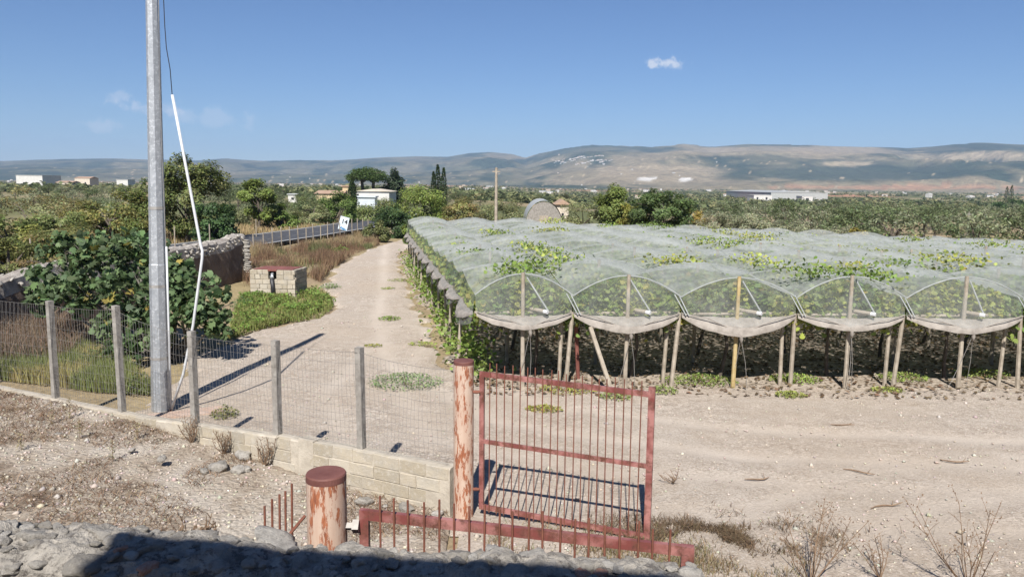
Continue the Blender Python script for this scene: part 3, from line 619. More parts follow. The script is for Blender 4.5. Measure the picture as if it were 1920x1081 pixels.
b = MB(); b.tube([(ww * .5, -.06, NC * HC - .36), (ww * .5 - .005, -.05, NC * HC - .27), (ww * .5 - .005, .02, NC * HC - .19), (ww * .5 - .005, .12, NC * HC - .17)], [.09, .085, .075, .06], 12); b.build('elbow', M['galv'], wpp, True)

# ------------------------------------------------------------------ old stone wall behind the fig
SW = [(-13.95, 39.6), (-14.9, 32), (-15.9, 24.5), (-16.6, 18), (-17, 12)]
sw = thing('old_stone_wall', 'crumbling dry stone wall with shade coloured into its lower face behind the fig', 'wall', (-15, 30, 0))
def swp(s):
    f = s * (len(SW) - 1); i = min(int(f), len(SW) - 2); f -= i; return np.array(SW[i]) * (1 - f) + np.array(SW[i + 1]) * f
swn = np.array([.99, -.12])
def swtop(s): return 1.85 + .35 * float(vn(s * 11, 5.0)) + .18 * math.exp(-((s - .02) / .03) ** 2)
b = MB(); sec = []
for s in np.linspace(0, 1, 110):
    p = swp(s); zt = swtop(s); row = []
    for o, z in [(.30, -.1), (.30, .6), (.31, 1.2), (.29, zt - .55), (.26, zt - .1), (.15, zt), (0, zt + .05), (-.15, zt), (-.28, zt - .15), (-.3, -.1)]:
        q = p + swn * (o + .10 * (float(fbm(s * 60, z * 3, 2)) - .5)); row.append((q[0] + 15, q[1] - 30, z + (.08 * (float(vn(s * 90, o * 5)) - .5) if z > .5 else 0)))
    sec.append(row)
b.grid([r_[:4] for r_ in sec]); b.build('shaded_face', M['shadeface'], sw)  # lower face coloured dark to stand for its shade
b = MB(); b.grid([r_[3:] for r_ in sec]); b.add(sec[0], [tuple(range(10))]); b.build('rubble_core', M['drystone'], sw)
for k in range(120):
    s = random.random() ** 1.3; p = swp(s) + swn * random.uniform(.27, .33); r_ = random.uniform(.06, .11)
    link('stone', STF[k % 5], None, sw, (p[0] + 15, p[1] - 30, swtop(s) - random.uniform(.05, .55)), (random.random(), random.random(), random.random() * 6), (r_ * 1.2, r_, r_ * .8))
for k in range(130):                                        # coping stones
    s = random.random() ** 1.3; p = swp(s) + swn * random.uniform(-.25, .30); r_ = random.uniform(.07, .13)
    link('stone', STF[k % 5], None, sw, (p[0] + 15, p[1] - 30, swtop(s) - random.uniform(-.02, .14)), (random.random(), random.random(), random.random() * 6), (r_ * 1.3, r_, r_ * .8))
for k in range(40):                                         # pale pier of stacked stones at the broken end
    link('stone', STF[k % 5], None, sw, (*(swp(0) + swn * (.22 + .2 * (k % 2)) + np.array([15 + random.uniform(-.05, .05), -30.25 + random.uniform(-.04, .04)])), .05 + .05 * k), (random.uniform(-.1, .1), random.uniform(-.1, .1), random.uniform(-.3, .3)), (.2, .17, .075))
for k in range(6):                                         # broken end
    p = swp(0) + swn * random.uniform(-.25, .3); r_ = random.uniform(.09, .16); z = random.uniform(.0, 2.0)
    link('stone', STF[k % 5], None, sw, (p[0] + 15 + random.uniform(-.02, .08), p[1] - 30 - .02 + random.uniform(-.02, .1), z), (random.random() * .3, random.random() * .3, random.random() * 6), (r_ * 1.4, r_, r_ * .7))

# ------------------------------------------------------------------ foliage makers
def rand_dirs(n):
    v = rng.normal(size=(n, 3)); return v / np.linalg.norm(v, axis=1, keepdims=True)
def leaf_quads(P, size, cols, up=.4, aspect=.55, curl=0.0, out=None):
    """one pointed leaf at each point"""
    n = len(P); nrm = rand_dirs(n); nrm[:, 2] = np.abs(nrm[:, 2]) + up
    if out is not None: nrm += out
    nrm /= np.linalg.norm(nrm, axis=1, keepdims=True)
    a = np.cross(nrm, rand_dirs(n)); a /= np.linalg.norm(a, axis=1, keepdims=True) + 1e-9; b_ = np.cross(nrm, a)
    s = (size * rng.uniform(.65, 1.35, n))[:, None]
    V = np.stack([P - a * s * .5, P + b_ * s * .5 * aspect + nrm * s * .08, P + a * s * .5 - nrm * s * curl, P - b_ * s * .5 * aspect + nrm * s * .08], 1).reshape(-1, 3)
    return V, np.arange(n * 4).reshape(-1, 4), np.repeat(cols, 4, 0)
def lobed(P, size, cols, nl=5):
    """broad lobed leaf as a fan star"""
    n = len(P); nrm = rand_dirs(n); nrm[:, 2] = np.abs(nrm[:, 2]) + .25; nrm[:, 1] -= .15; nrm /= np.linalg.norm(nrm, axis=1, keepdims=True)
    a = np.cross(nrm, rand_dirs(n)); a /= np.linalg.norm(a, axis=1, keepdims=True) + 1e-9; b_ = np.cross(nrm, a); s = (size * rng.uniform(.6, 1.25, n))[:, None]
    outl = [(-.5, 0), (-.42, .28), (-.05, .42), (-.02, .22), (.32, .30), (.2, .12), (.55, 0), (.2, -.12), (.32, -.30), (-.02, -.22), (-.05, -.42), (-.42, -.28)]
    Vs = [P + a * s * x + b_ * s * y - nrm * s * (.35 * y * y + .15 * x * x) for x, y in outl]
    m = len(outl); V = np.stack(Vs, 1).reshape(-1, 3); base = (np.arange(n) * m)[:, None]
    quads = np.concatenate([base + np.array([k]) for k in ([0, 1, 3, 11], [1, 2, 3, 3], [11, 3, 9, 10], [3, 4, 5, 9], [9, 5, 7, 8], [5, 6, 7, 7])], 0)
    tri = np.concatenate([quads[:, [0, 1, 2]], quads[:, [0, 2, 3]]], 0); tri = tri[(tri[:, 0] != tri[:, 1]) & (tri[:, 1] != tri[:, 2]) & (tri[:, 0] != tri[:, 2])]
    return V, tri, np.repeat(cols, m, 0)
def tint(n, base, var=.25, clump=None):
    c = np.array(base)[None] * (1 + var * rng.uniform(-1, 1, (n, 1))) * (1 + .10 * rng.uniform(-1, 1, (n, 3)))
    return c if clump is None else c * clump[:, None]
def crown_pts(n, rx, ry, rz, shape='round', k=26, spread=.30):
    """leaf points in clumps; the crown is centred on 0"""
    C = []
    while len(C) < k:
        d = rand_dirs(1)[0]; r = random.uniform(.35, .95) ** .6; p = d * r
        if shape == 'dome' and p[2] < -.35: continue
        if shape == 'cone': p = np.array([p[0] * (1 - .75 * (p[2] * .5 + .5)), p[1] * (1 - .75 * (p[2] * .5 + .5)), p[2]]) * 1.05
        if shape == 'umbrella': p = np.array([p[0], p[1], abs(p[2]) * .9 - .2 + .15 * random.random()])
        C.append(p)
    C = np.array(C); rc = rng.uniform(.7, 1.3, k) * spread; ct = rng.uniform(.72, 1.28, k); w_ = rc ** 2; ix = rng.choice(k, n, p=w_ / w_.sum())
    d = rand_dirs(n) * (rng.random((n, 1)) ** .45) * rc[ix][:, None]; d[:, 2] *= .75
    P = (C[ix] + d) * np.array([rx, ry, rz]); return P, ct[ix], C * np.array([rx, ry, rz])
def trunk_mb(h, r, C, lean=(0, 0), limbs=9, twist=.1, top=.55):
    b = MB(); base = Vector((0, 0, -.15)); tp = Vector((lean[0], lean[1], h)); pts = [base.lerp(tp, f) + Vector((random.uniform(-twist, twist), random.uniform(-twist, twist), 0)) * (1 if 0 < f < 1 else 0) for f in (0, .25, .5, .75, 1)]
    b.tube(pts, [r * 1.25, r, r * .85, r * .7, r * top], 8, False)
    for k in range(min(limbs, len(C))):
        e = Vector(C[k]); s = pts[random.choice((2, 3, 4))]; m_ = s.lerp(e, .5) + Vector((0, 0, .12 * (e - s).length))
        b.tube([s, m_, e], [r * .5, r * .3, r * .08], 5, False)
    return b
def make_tree(name, lab, cat, loc, h, rx, ry=None, rz=None, col=(.09, .13, .04), col2=None, n=4500, ls=.16, shape='round', k=30, spread=.30, tr=.16, lean=(0, 0), group=None, aspect=.55, up=.3, parts=True, var=.3, th=None):
    """h is the top of the crown above its base"""
    ry = ry or rx; rz = rz or h * .42; cz = h - rz * 1.02
    P, ct, C = crown_pts(n, rx, ry, rz, shape, k, spread); off = np.array([lean[0], lean[1], cz]); P = P + off; P[:, 2] = np.maximum(P[:, 2], .03)
    cols = tint(n, col, var, ct)
    if col2 is not None:
        sel = vn(P[:, 0] * 1.3 + 9, P[:, 2] * 1.3 + P[:, 1]) > .58; cols[sel] = tint(int(sel.sum()), col2, var)
    outw = (P - off) / np.array([rx, ry, rz]) * .9
    V, Fq_, Cc = leaf_quads(P, ls, cols, up, aspect, 0, outw)
    o = thing(name, lab, cat, loc, 0, group)
    trunk_mb(th or max(.4, cz - rz * .1), tr, C + off, lean, 10).build('trunk', M['bark'], o, True)
    link('crown', mesh_np('crown', V, Fq_, Cc), M['leaf'], o)
    return o
def at_base(u, y): d = ray(u, 400); x = d[0] / d[1] * y; return np.array([x, y, g(x, y)])
def htop(u, v, y, base): d = ray(u, v); return CAMH + d[2] * (y / d[1]) - base[2]
def ptree(u, v, wpx, y, name, lab, cat='tree', **kw):
    kw['ls'] = kw['ls'] * 1.4; kw['n'] = int(kw['n'] * 1.25)
    b_ = at_base(u, y); return make_tree(name, lab, cat, b_, htop(u, v, y, b_), wpx / F * y * .5, **kw)
OLIVE = (.125, .145, .080); GREEN = (.075, .115, .032); DARK = (.040, .068, .028); YEL = (.125, .14, .045); BROWN = (.12, .10, .05); SILV = (.155, .172, .125)

# ------------------------------------------------------------------ fig tree
fb = np.array([-9.7, 21.6, 0.0]); fig = thing('fig_tree', 'sprawling fig tree with large dark lobed leaves behind the steel pole', 'fig tree', fb)
cl = []
for (u, v, rw_, yy) in [(110, 500, 1.0, 22.4), (165, 475, .9, 22.6), (230, 470, .95, 22.4), (285, 480, .8, 22.2), (90, 560, .75, 21.8), (160, 550, 1.0, 21.3), (230, 545, 1.0, 21.2), (300, 545, 1.0, 21.2), (360, 540, .85, 21.6), (395, 575, .75, 21.2), (340, 590, .85, 20.8), (270, 600, .8, 20.9), (400, 610, .55, 20.8), (250, 460, .5, 22.6), (175, 455, .45, 22.8), (120, 455, .4, 22.6), (330, 510, .6, 22.0), (300, 630, .55, 20.6), (200, 610, .5, 20.9), (255, 520, .9, 23.4), (140, 520, .9, 23.6), (340, 560, .8, 23.0), (235, 650, .45, 20.3)]:
    cl.append((np.array(aty(u, v, yy)) - fb, rw_))
b = MB()
for k, (c_, r_) in enumerate(cl):
    s0 = Vector((random.uniform(-.5, .5), random.uniform(-.3, .3), -.1)); e = Vector(c_); m_ = s0.lerp(e, .55) + Vector((0, 0, -.25))
    b.tube([s0, m_, e], [.075, .05, .015], 6, False)
    for q in range(3):
        d = Vector(rand_dirs(1)[0]) * r_ * .8; d.z = abs(d.z) * .6; b.tube([e - (e - m_) * .2, e + d], [.018, .008], 4, False)
b.build('trunk', two('fig_bark', (.10, .09, .075), (.19, .17, .145), 6), fig, True)
P = []; ct = []
for c_, r_ in cl:
    for q in range(int(9 + 12 * r_)):
        d = rand_dirs(1)[0]; d[2] = d[2] * .8 + .1; tip = c_ + d * r_ * random.uniform(.35, .78); rt = random.uniform(.18, .30); cv_ = random.uniform(.65, 1.35)
        for z_ in range(random.randint(9, 15)): P.append(tip + rand_dirs(1)[0] * rt * random.random() ** .5); ct.append(cv_)
    for z_ in range(int(26 * r_)): P.append(c_ + rand_dirs(1)[0] * r_ * .7); ct.append(.8)
P = np.array(P); P[:, 2] = np.maximum(P[:, 2], .12); ct = np.array(ct)
front = np.argsort(P[:, 1] - .6 * P[:, 2])                   # the 300 that show largest are leaves of their own
fl = [lobed(np.zeros((1, 3)), .23, tint(1, (.062, .098, .048), .35)) for _ in range(8)]
FLm = []
for V, T, Cc in fl:
    me = mesh_np('leaf', V, T, Cc); me.materials.append(M['leaf']); FLm.append(me)
pick = [i for i in front[:1100]]; random.shuffle(pick); pick = pick[:300]; rest = np.setdiff1d(np.arange(len(P)), pick)
for i in pick: link('leaf', random.choice(FLm), None, fig, P[i], (random.uniform(-.5, .5), random.uniform(-.5, .5), random.uniform(0, 6.3)), (random.uniform(.75, 1.15),) * 3)
fc = tint(len(rest), (.058, .092, .046), .45, ct[rest]); yy_ = rng.random(len(rest)) < .02; fc[yy_] = tint(int(yy_.sum()), (.16, .14, .04), .3)
V, T, Cc = lobed(P[rest], .23 * rng.uniform(.6, 1.25, len(rest)), fc)
tag(link('foliage', mesh_np('foliage', V, T, Cc), M['leaf'], fig), kind='stuff')

# ------------------------------------------------------------------ trees along the road and beyond
ptree(60, 352, 230, 66, 'almond_tree', 'thin brownish almond tree with sparse crown behind the old stone wall', col=(.118, .112, .055), col2=OLIVE, n=8500, ls=.16, k=34, spread=.28, rz=2.5)
ptree(205, 350, 190, 64, 'almond_tree', 'yellowish green bushy almond tree beside the steel pole', col=(.118, .122, .045), col2=(.085, .115, .038), n=9500, ls=.17, k=30, spread=.30, rz=2.5)
ptree(15, 400, 150, 47, 'bush', 'dense green bush rising beyond the bush at the old wall', 'bush', col=(.07, .095, .035), col2=YEL, n=5000, ls=.14, k=40, rz=1.6)
ptree(8, 432, 150, 29, 'bush', 'green and brown bush standing right against the old wall', 'bush', col=(.085, .10, .04), col2=BROWN, n=5000, ls=.09, k=40, rz=1.3)
ptree(140, 425, 200, 46, 'bush', 'olive green bush between fig tree and almond trees', 'bush', col=(.10, .11, .045), col2=BROWN, n=6000, ls=.13, k=40, rz=1.4)
ptree(348, 291, 140, 62, 'oak_tree', 'tallest tree with leaning trunk between steel pole and white conduit', lean=(.6, 0), col=(.075, .098, .036), col2=(.10, .115, .05), n=13000, ls=.17, k=46, spread=.27, shape='round', rz=3.6, tr=.22)
ptree(283, 332, 70, 66, 'oak_tree', 'narrow green tree half hidden by the steel pole', col=(.075, .10, .035), n=4500, ls=.15, k=30, rz=2.6)
ptree(405, 372, 80, 57, 'laurel_tree', 'dark glossy bushy tree beside the leaning tree', col=(.035, .065, .028), n=5000, ls=.15, k=34, rz=1.9)
ptree(485, 337, 70, 80, 'tree', 'round crowned green tree standing tallest along the asphalt road', col=(.095, .13, .04), n=5500, ls=.18, k=34, rz=2.0, th=3.2)
ptree(525, 382, 66, 82, 'tree', 'bright green tree beside the tallest roadside tree', col=GREEN, n=4500, ls=.18, k=30, rz=2.0)
ptree(448, 385, 70, 86, 'olive_tree', 'grey green olive between laurel and roadside trees', 'olive tree', col=OLIVE, n=4000, ls=.17, k=30, rz=1.9, aspect=.35)
ptree(585, 378, 70, 88, 'olive_tree', 'olive tree with forked trunk above the road sign fence', 'olive tree', col=OLIVE, n=4500, ls=.17, k=26, rz=1.6, aspect=.35, tr=.2)
ptree(635, 362, 74, 92, 'tree', 'leafy green tree directly behind the tilted sign', col=(.065, .10, .032), n=5000, ls=.18, k=34, rz=2.2)
ptree(688, 384, 90, 100, 'tree', 'low spreading green tree in front of the white shed', col=(.085, .11, .045), n=5000, ls=.18, k=34, rz=2.3)
ptree(735, 372, 80, 104, 'tree', 'grey green tree beside the white shed', col=(.10, .12, .055), n=4500, ls=.18, k=34, rz=2.6)
for (u, v, wp, y, col_, lab) in [(560, 400, 60, 96, GREEN, 'low green tree between the forked olive and the bright green tree'), (612, 398, 56, 100, OLIVE, 'grey green low tree beside the tilted sign'), (655, 400, 60, 104, GREEN, 'low leafy tree just past the tilted sign'), (470, 398, 50, 94, OLIVE, 'grey low tree under the tallest roadside tree'), (425, 392, 50, 96, GREEN, 'low green tree between laurel and olive'),
        (700, 372, 90, 132, (.08, .11, .045), 'spreading green tree under the white shed wall'), (575, 364, 60, 140, (.08, .10, .045), 'round green tree before the orange farm building'), (620, 366, 50, 142, OLIVE, 'olive crown touching the orange farm building'), (647, 366, 40, 138, GREEN, 'green crown under the yellow house block'), (520, 366, 60, 150, OLIVE, 'olive crown beside the tiny white hut'),
        (235, 400, 90, 70, (.095, .11, .05), 'green bush between yellowish almond and steel pole'), (120, 395, 110, 58, (.09, .115, .05), 'greyish green bush in front of the brown almond')]:
    ptree(u, v, wp, y, 'tree', lab, col=col_, n=3600, ls=.17, k=26, spread=.32, rz=max(1.2, min(2.6, .8 + y * .012)))
def cypress(u, v, wpx, y, lab, n=1800):
    b_ = at_base(u, y); h = htop(u, v, y, b_); r_ = wpx / F * y * .5
    z = rng.random(n); rad = r_ * np.sin(PI * np.clip(z * .86 + .12, 0, 1)) ** .7 * (.55 + .45 * rng.random(n) ** .5) * rng.uniform(.85, 1.15, n); a = rng.random(n) * 2 * PI
    P = np.stack([rad * np.cos(a), rad * np.sin(a), z * h * .98 + .2], -1); V, Fq_, Cc = leaf_quads(P, r_ * .55, tint(n, (.030, .050, .024), .35), .9, .4)
    o = thing('cypress', lab, 'cypress', b_); b = MB(); b.tube([(0, 0, -.2), (0, 0, h * .8)], [r_ * .25, r_ * .08], 6, False); b.build('trunk', M['bark'], o); link('crown', mesh_np('crown', V, Fq_, Cc), M['leaf'], o)
cypress(661, 338, 17, 125, 'single dark cypress at the annex end of the white shed')
cypress(813, 322, 12, 120, 'shortest of three slim cypresses above the track end'); cypress(821, 309, 14, 122, 'tallest of three slim cypresses above the track end'); cypress(832, 315, 13, 121, 'middle sized cypress of the trio above the track end')
# stone pine with two trunks
sp = at_base(692, 175); h = htop(692, 308, 175, sp); st = thing('stone_pine', 'umbrella shaped stone pine with two trunks behind the white shed', 'pine tree', sp)
P, ct, C = crown_pts(10000, 4.7, 4.2, 2.6, 'umbrella', 70, .36); P = P + np.array([0, 0, h - 3.0]); V, Fq_, Cc = leaf_quads(P, .40, tint(10000, (.045, .072, .028), .3, ct), .7, .5); link('crown', mesh_np('crown', V, Fq_, Cc), M['leaf'], st)
for dx in (-1.5, 1.1):
    b = MB(); b.tube([(dx, 0, -.3), (dx * .9, 0, h * .4), (dx * 1.1, 0, h - 2.0)], [.42, .36, .3], 8, False)
    for q in range(5):
        e = C[random.randrange(len(C))]; b.tube([(dx, 0, h * .55), (e[0] * .6, e[1] * .6, h - 2.0), (e[0], e[1], h - 2.0 + e[2] * .5)], [.2, .13, .05], 5, False)
    b.build('trunk', M['bark'], st)
ptree(738, 314, 52, 180, 'cedar_tree', 'dark conifer with ragged tip beside the stone pine', 'conifer', col=(.032, .05, .03), n=4500, ls=.4, k=40, shape='cone', rz=4.4, tr=.3)
# thicket at the end of the track and behind the vineyard
ptree(790, 346, 110, 84, 'tree', 'broad light green tree under the three cypresses', col=(.10, .135, .04), n=8000, ls=.17, k=50, rz=2.9)
ptree(742, 385, 84, 72, 'laurel_bush', 'dark green bush closing the end of the gravel track', 'bush', col=(.035, .062, .026), n=6000, ls=.15, k=40, rz=1.9)
ptree(707, 408, 48, 66, 'bush', 'small bush at the end of the road fence', 'bush', col=(.085, .10, .045), n=3000, ls=.13, k=24, rz=1.2)
ptree(782, 400, 60, 64, 'bush', 'bright green bramble against the first net tunnel', 'bush', col=(.085, .125, .03), n=4000, ls=.14, k=26, rz=1.4)
ptree(870, 372, 100, 78, 'tree', 'brownish green tree between cypresses and wooden pole', col=(.105, .11, .045), col2=BROWN, n=5000, ls=.16, k=34, rz=2.0)
ptree(948, 372, 96, 66, 'olive_tree', 'grey green olive directly behind the wooden pole', 'olive tree', col=OLIVE, n=6000, ls=.14, k=40, rz=1.9, aspect=.35)
ptree(1095, 378, 110, 70, 'olive_tree', 'pale olive beside the greenhouse behind the nets', 'olive tree', col=(.135, .155, .085), n=5000, ls=.15, k=36, rz=1.8, aspect=.35)
ptree(1150, 350, 76, 68, 'tree', 'upright light green tree beside the big round tree', col=(.105, .14, .045), n=6000, ls=.16, k=38, rz=2.3)
ptree(1192, 372, 62, 66, 'tree', 'yellowish green tree touching the big round tree', col=(.15, .16, .045), n=4000, ls=.15, k=30, rz=1.9)
ptree(1240, 349, 122, 64, 'carob_tree', 'big round dark green carob behind the nets', col=(.048, .075, .030), n=11000, ls=.15, k=70, spread=.24, rz=2.2)
ptree(1303, 386, 50, 66, 'bush', 'yellow brown bush between carob and silver olives', 'bush', col=(.17, .145, .05), n=3000, ls=.14, k=24, rz=1.4)
for (u, v, wp, y, lab) in [(1345, 390, 76, 58, 'silvery olive tree next to the yellow brown bush'), (1402, 396, 70, 57, 'second silvery olive from the yellow brown bush'), (1455, 399, 66, 57, 'third silvery olive from the yellow brown bush'), (1512, 408, 70, 56, 'fourth silvery olive from the yellow brown bush'), (1575, 413, 64, 55, 'last silvery olive of the row behind the nets')]:
    ptree(u, v, wp, y, 'olive_tree', lab, 'olive tree', col=SILV, n=4500, ls=.13, k=34, rz=1.5, aspect=.32, group='silver olives behind the nets')
ptree(1614, 425, 40, 54, 'bush', 'yellowish bush after the last silvery olive', 'bush', col=(.16, .15, .05), n=2000, ls=.12, k=18, rz=.9)

# olive groves: copies of a few trees
def olive_variant(k, col, n=900, ls=.30, h=3.6, r_=2.1):
    P, ct, C = crown_pts(n, r_, r_, h * .40, 'round', 26, .34); P[:, 2] += h * .58
    V, Fq_, Cc = leaf_quads(P, ls, tint(n, col, .3, ct), .5, .42); me = mesh_np('olive_crown', V, Fq_, Cc); me.materials.append(M['leaf'])
    tm = trunk_mb(h * .5, .16, C + np.array([0, 0, h * .58]), (0, 0), 5).mesh('olive_trunk', True); tm.materials.append(M['bark'])
    return me, tm
OV = [olive_variant(k, c_) for k, c_ in enumerate([(.085, .105, .065), (.10, .12, .078), (.07, .095, .05), (.12, .138, .095), (.06, .08, .04)])]
def spot_ok(x, y):
    u = x / y * F + 960
    return True
cnt = 0; spots = []
def add_olive(x, y, s, group, lab):
    vi = random.randrange(len(OV)); o = thing('olive_tree', lab, 'olive tree', (x, y, g(x, y)), random.uniform(0, 6.3), group); o.scale = (s * random.uniform(.85, 1.15), s * random.uniform(.85, 1.15), s * random.uniform(.85, 1.12))
    link('crown', OV[vi][0], None, o); link('trunk', OV[vi][1], None, o)
for row in range(40):                                        # grove on the right, beyond the nets
    y = 62 + row * 6.2 + row * row * .11
    x0 = .26 * y + 2; x1 = .75 * y
    if y > 330: break
    x = x0 + random.uniform(0, 5)
    while x < x1:
        if fbm(x * .02, y * .02, 2) > .30 and random.random() < .85 and not (y < 70 and x < 26): spots.append((x + random.uniform(-1, 1), y + random.uniform(-1.3, 1.3)))
        x += 5.6 + y * .022
random.shuffle(spots); spots = sorted(spots[:178], key=lambda p: p[1])
for (x, y) in spots: add_olive(x, y, random.uniform(.75, 1.15) * (1 + y / 900), 'olive grove beyond the nets', 'olive tree of the wide grove beyond the net covered vineyard')
ls_ = []
for tries in range(3000):
    y = 90 + 230 * random.random() ** 1.3; u = random.uniform(-30, 900); x = (u - 960) / F * y
    if 640 < u < 760 and y < 200: continue
    if abs(x + 14) < 9 and y < 150: continue
    if all((x - a) ** 2 + (y - b_) ** 2 > (6 + y * .012) ** 2 for a, b_ in ls_): ls_.append((x, y))
    if len(ls_) >= 120: break
for (x, y) in ls_: add_olive(x, y, random.uniform(.7, 1.05), 'olives on the plain past the road', 'olive tree scattered on the plain past the asphalt road')

# distant vegetation of the plain: too far to count
def far_scrub(n, y0, y1):
    P = []; Cc = []
    r_ = y0 * (y1 / y0) ** rng.random(n); a = rng.uniform(-.62, .62, n); x = r_ * np.tan(a); keep = fbm(x * .006 + 3, r_ * .006, 3) > .40
    x = x[keep]; r_ = r_[keep]; z = G(x, r_); sz = rng.uniform(1.2, 2.6, len(x)) * (1 + .25 * (rng.random(len(x)) < .08)); q = 26
    base = np.array([[.07, .09, .045], [.10, .115, .06], [.05, .065, .035], [.13, .135, .075]])[rng.integers(0, 4, len(x))]
    D = rand_dirs(len(x) * q).reshape(len(x), q, 3); D[..., 2] = np.abs(D[..., 2]) * 1.15
    PP = np.stack([x, r_, z], -1)[:, None, :] + D * sz[:, None, None] * np.array([1.5, 1.5, 1.35]) * rng.uniform(.5, 1, (len(x), q, 1))
    V, Fq_, C2 = leaf_quads(PP.reshape(-1, 3), np.repeat(sz * .95, q), np.repeat(base, q, 0) * rng.uniform(.75, 1.25, (len(x) * q, 1)), .8, .8)
    return tag(link('distant_scrub', mesh_np('distant_scrub', V, Fq_, C2), M['leaf']), 'far olive and carob scrub covering the plain below the hills', 'scrub', kind='stuff')
far_scrub(9000, 310, 2800)

# ------------------------------------------------------------------ road fence and the 14 sign
FA = np.array([-18.0, 51.5]); FBp = np.array([-14.0, 75.0]); rf = thing('road_fence', 'fence of thin wooden posts and wires along the asphalt road', 'fence', (FA[0], FA[1], 0))
NPST = 18
for k in range(NPST):
    f = (k / (NPST - 1)); p = FA + (FBp - FA) * f - FA; hh = random.uniform(1.35, 1.7); b = MB()
    b.tube([(0, 0, -.2), (random.uniform(-.04, .04), random.uniform(-.04, .04), hh)], .045, 6); b.build('post', M['wood'], rf, loc=(p[0], p[1], 0))
for h in (.5, .95, 1.3):
    b = MB(); b.tube([(*((FBp - FA) * k / 34), h - .03 * (k % 2)) for k in range(35)], .008, 4, False); b.build('wire', M['wire'], rf)
for k, (u, v, y, hh, lab) in enumerate([(52, 505, 38, 1.5, 'lone thin fence stake above the old wall near the bushes'), (325, 505, 49, 1.5, 'thin pale stake under the leaning tree trunk'), (391, 455, 54, 1.4, 'pale stake in front of the dark laurel tree'), (410, 458, 60, 1.0, 'short white stake at the foot of the laurel tree'), (479, 440, 66, 1.2, 'thin stake across the road from the wooden fence')]):
    p = at_base(u, y); b = MB(); b.tube([(0, 0, -.2), (.02, 0, hh + .6)], .04, 6); tag(b.build('fence_stake', M['wood'], None, loc=p), lab, 'stake')
sg = atz(645, 447, 0); sg = np.array([sg[0], sg[1], 0.0]); s_ = sg[1] / F
sn = thing('road_sign', 'tilted pale blue and white sign panel reading 14', 'sign', sg)
Msg = Matrix.Translation((0, 0, 1.35)) @ Matrix.Rotation(R(14), 4, 'Y')
sc_ = sg[1] / 70
def on_sign(nm, m_, mt): 
    me = m_; o = link(nm, me, mt, sn); return o
b = MB(); b.box((-.41 * sc_, 0, -.60 * sc_), (.41 * sc_, .03, .60 * sc_), Msg); panel = b.build('panel', M['signwhite'], sn)
def text_mesh(s, size):
    cu_ = bpy.data.curves.new('t', 'FONT'); cu_.body = s; cu_.size = size; cu_.align_x = 'CENTER'; cu_.align_y = 'CENTER'; cu_.extrude = .004; cu_.offset = .012
    o = bpy.data.objects.new('t', cu_); COL.objects.link(o); me = bpy.data.meshes.new_from_object(o.evaluated_get(bpy.context.evaluated_depsgraph_get())); bpy.data.objects.remove(o); bpy.data.curves.remove(cu_); return me
me = text_mesh('14', .56 * sc_); me.transform(Msg @ Matrix.Translation((.04, -.008, .15 * sc_)) @ Matrix.Rotation(PI / 2, 4, 'X')); link('number', me, M['signblack'], panel)
b = MB()
for q, (x0, x1, z0, amp_) in enumerate([(-.33, .02, -.40, .05), (-.30, .30, -.47, .03), (-.08, .36, -.53, .02)]):
    b.add([tuple(Msg @ Vector((sc_ * (x0 + (x1 - x0) * k / 10), -.006 - .002 * q, sc_ * (z0 + sgn * (.015 + .03 * math.sin(PI * k / 10)) + amp_ * math.sin(k * 1.3))))) for k in range(11) for sgn in (-1, 1)], [(2 * k, 2 * k + 2, 2 * k + 3, 2 * k + 1) for k in range(10)])
b.build('wave_mark', M['signblue'], panel)
for x in (-.2, .2):
    b = MB(); a_ = Msg @ Vector((x * sc_, .05, .3 * sc_)); e_ = Msg @ Vector((x * sc_, .05, -.6 * sc_)); b.tube([a_, e_, (e_.x - .05, .05, -.2)], .03, 6); b.build('leg', M['wood'], sn)

# ------------------------------------------------------------------ far poles
def pole(u, v0, v1, y, rad, lab, mt, arm=True):
    p = np.array([*at_base(u, y)]); zt = CAMH + ray(u, v0)[2] * (y / ray(u, v0)[1]); o = thing('telephone_pole', lab, 'pole', p)
    b = MB(); b.tube([(0, 0, -.2), (0, 0, (zt - p[2]) * .5), (.0, 0, zt - p[2])], [rad, rad * .85, rad * .65], 8); b.build('shaft', mt, o)
    b = MB(); b.box((-.3, -.04, zt - p[2] - .35), (.3, .04, zt - p[2] - .27)); b.build('crossarm', mt, o)
pole(930, 314, 412, 60, .14, 'wooden telephone pole standing behind the net tunnels', M['wood'])
pole(1817, 397, 447, 95, .11, 'pale pole by the bare red soil in the olive grove', M['concrete']); pole(1847, 390, 417, 150, .12, 'thin pale pole just past the nearer grove pole', M['concrete']); pole(1681, 393, 420, 140, .12, 'thin pale pole in the middle of the olive grove', M['concrete']); pole(1503, 390, 410, 150, .12, 'thin pale pole behind the silver olive row', M['concrete'])

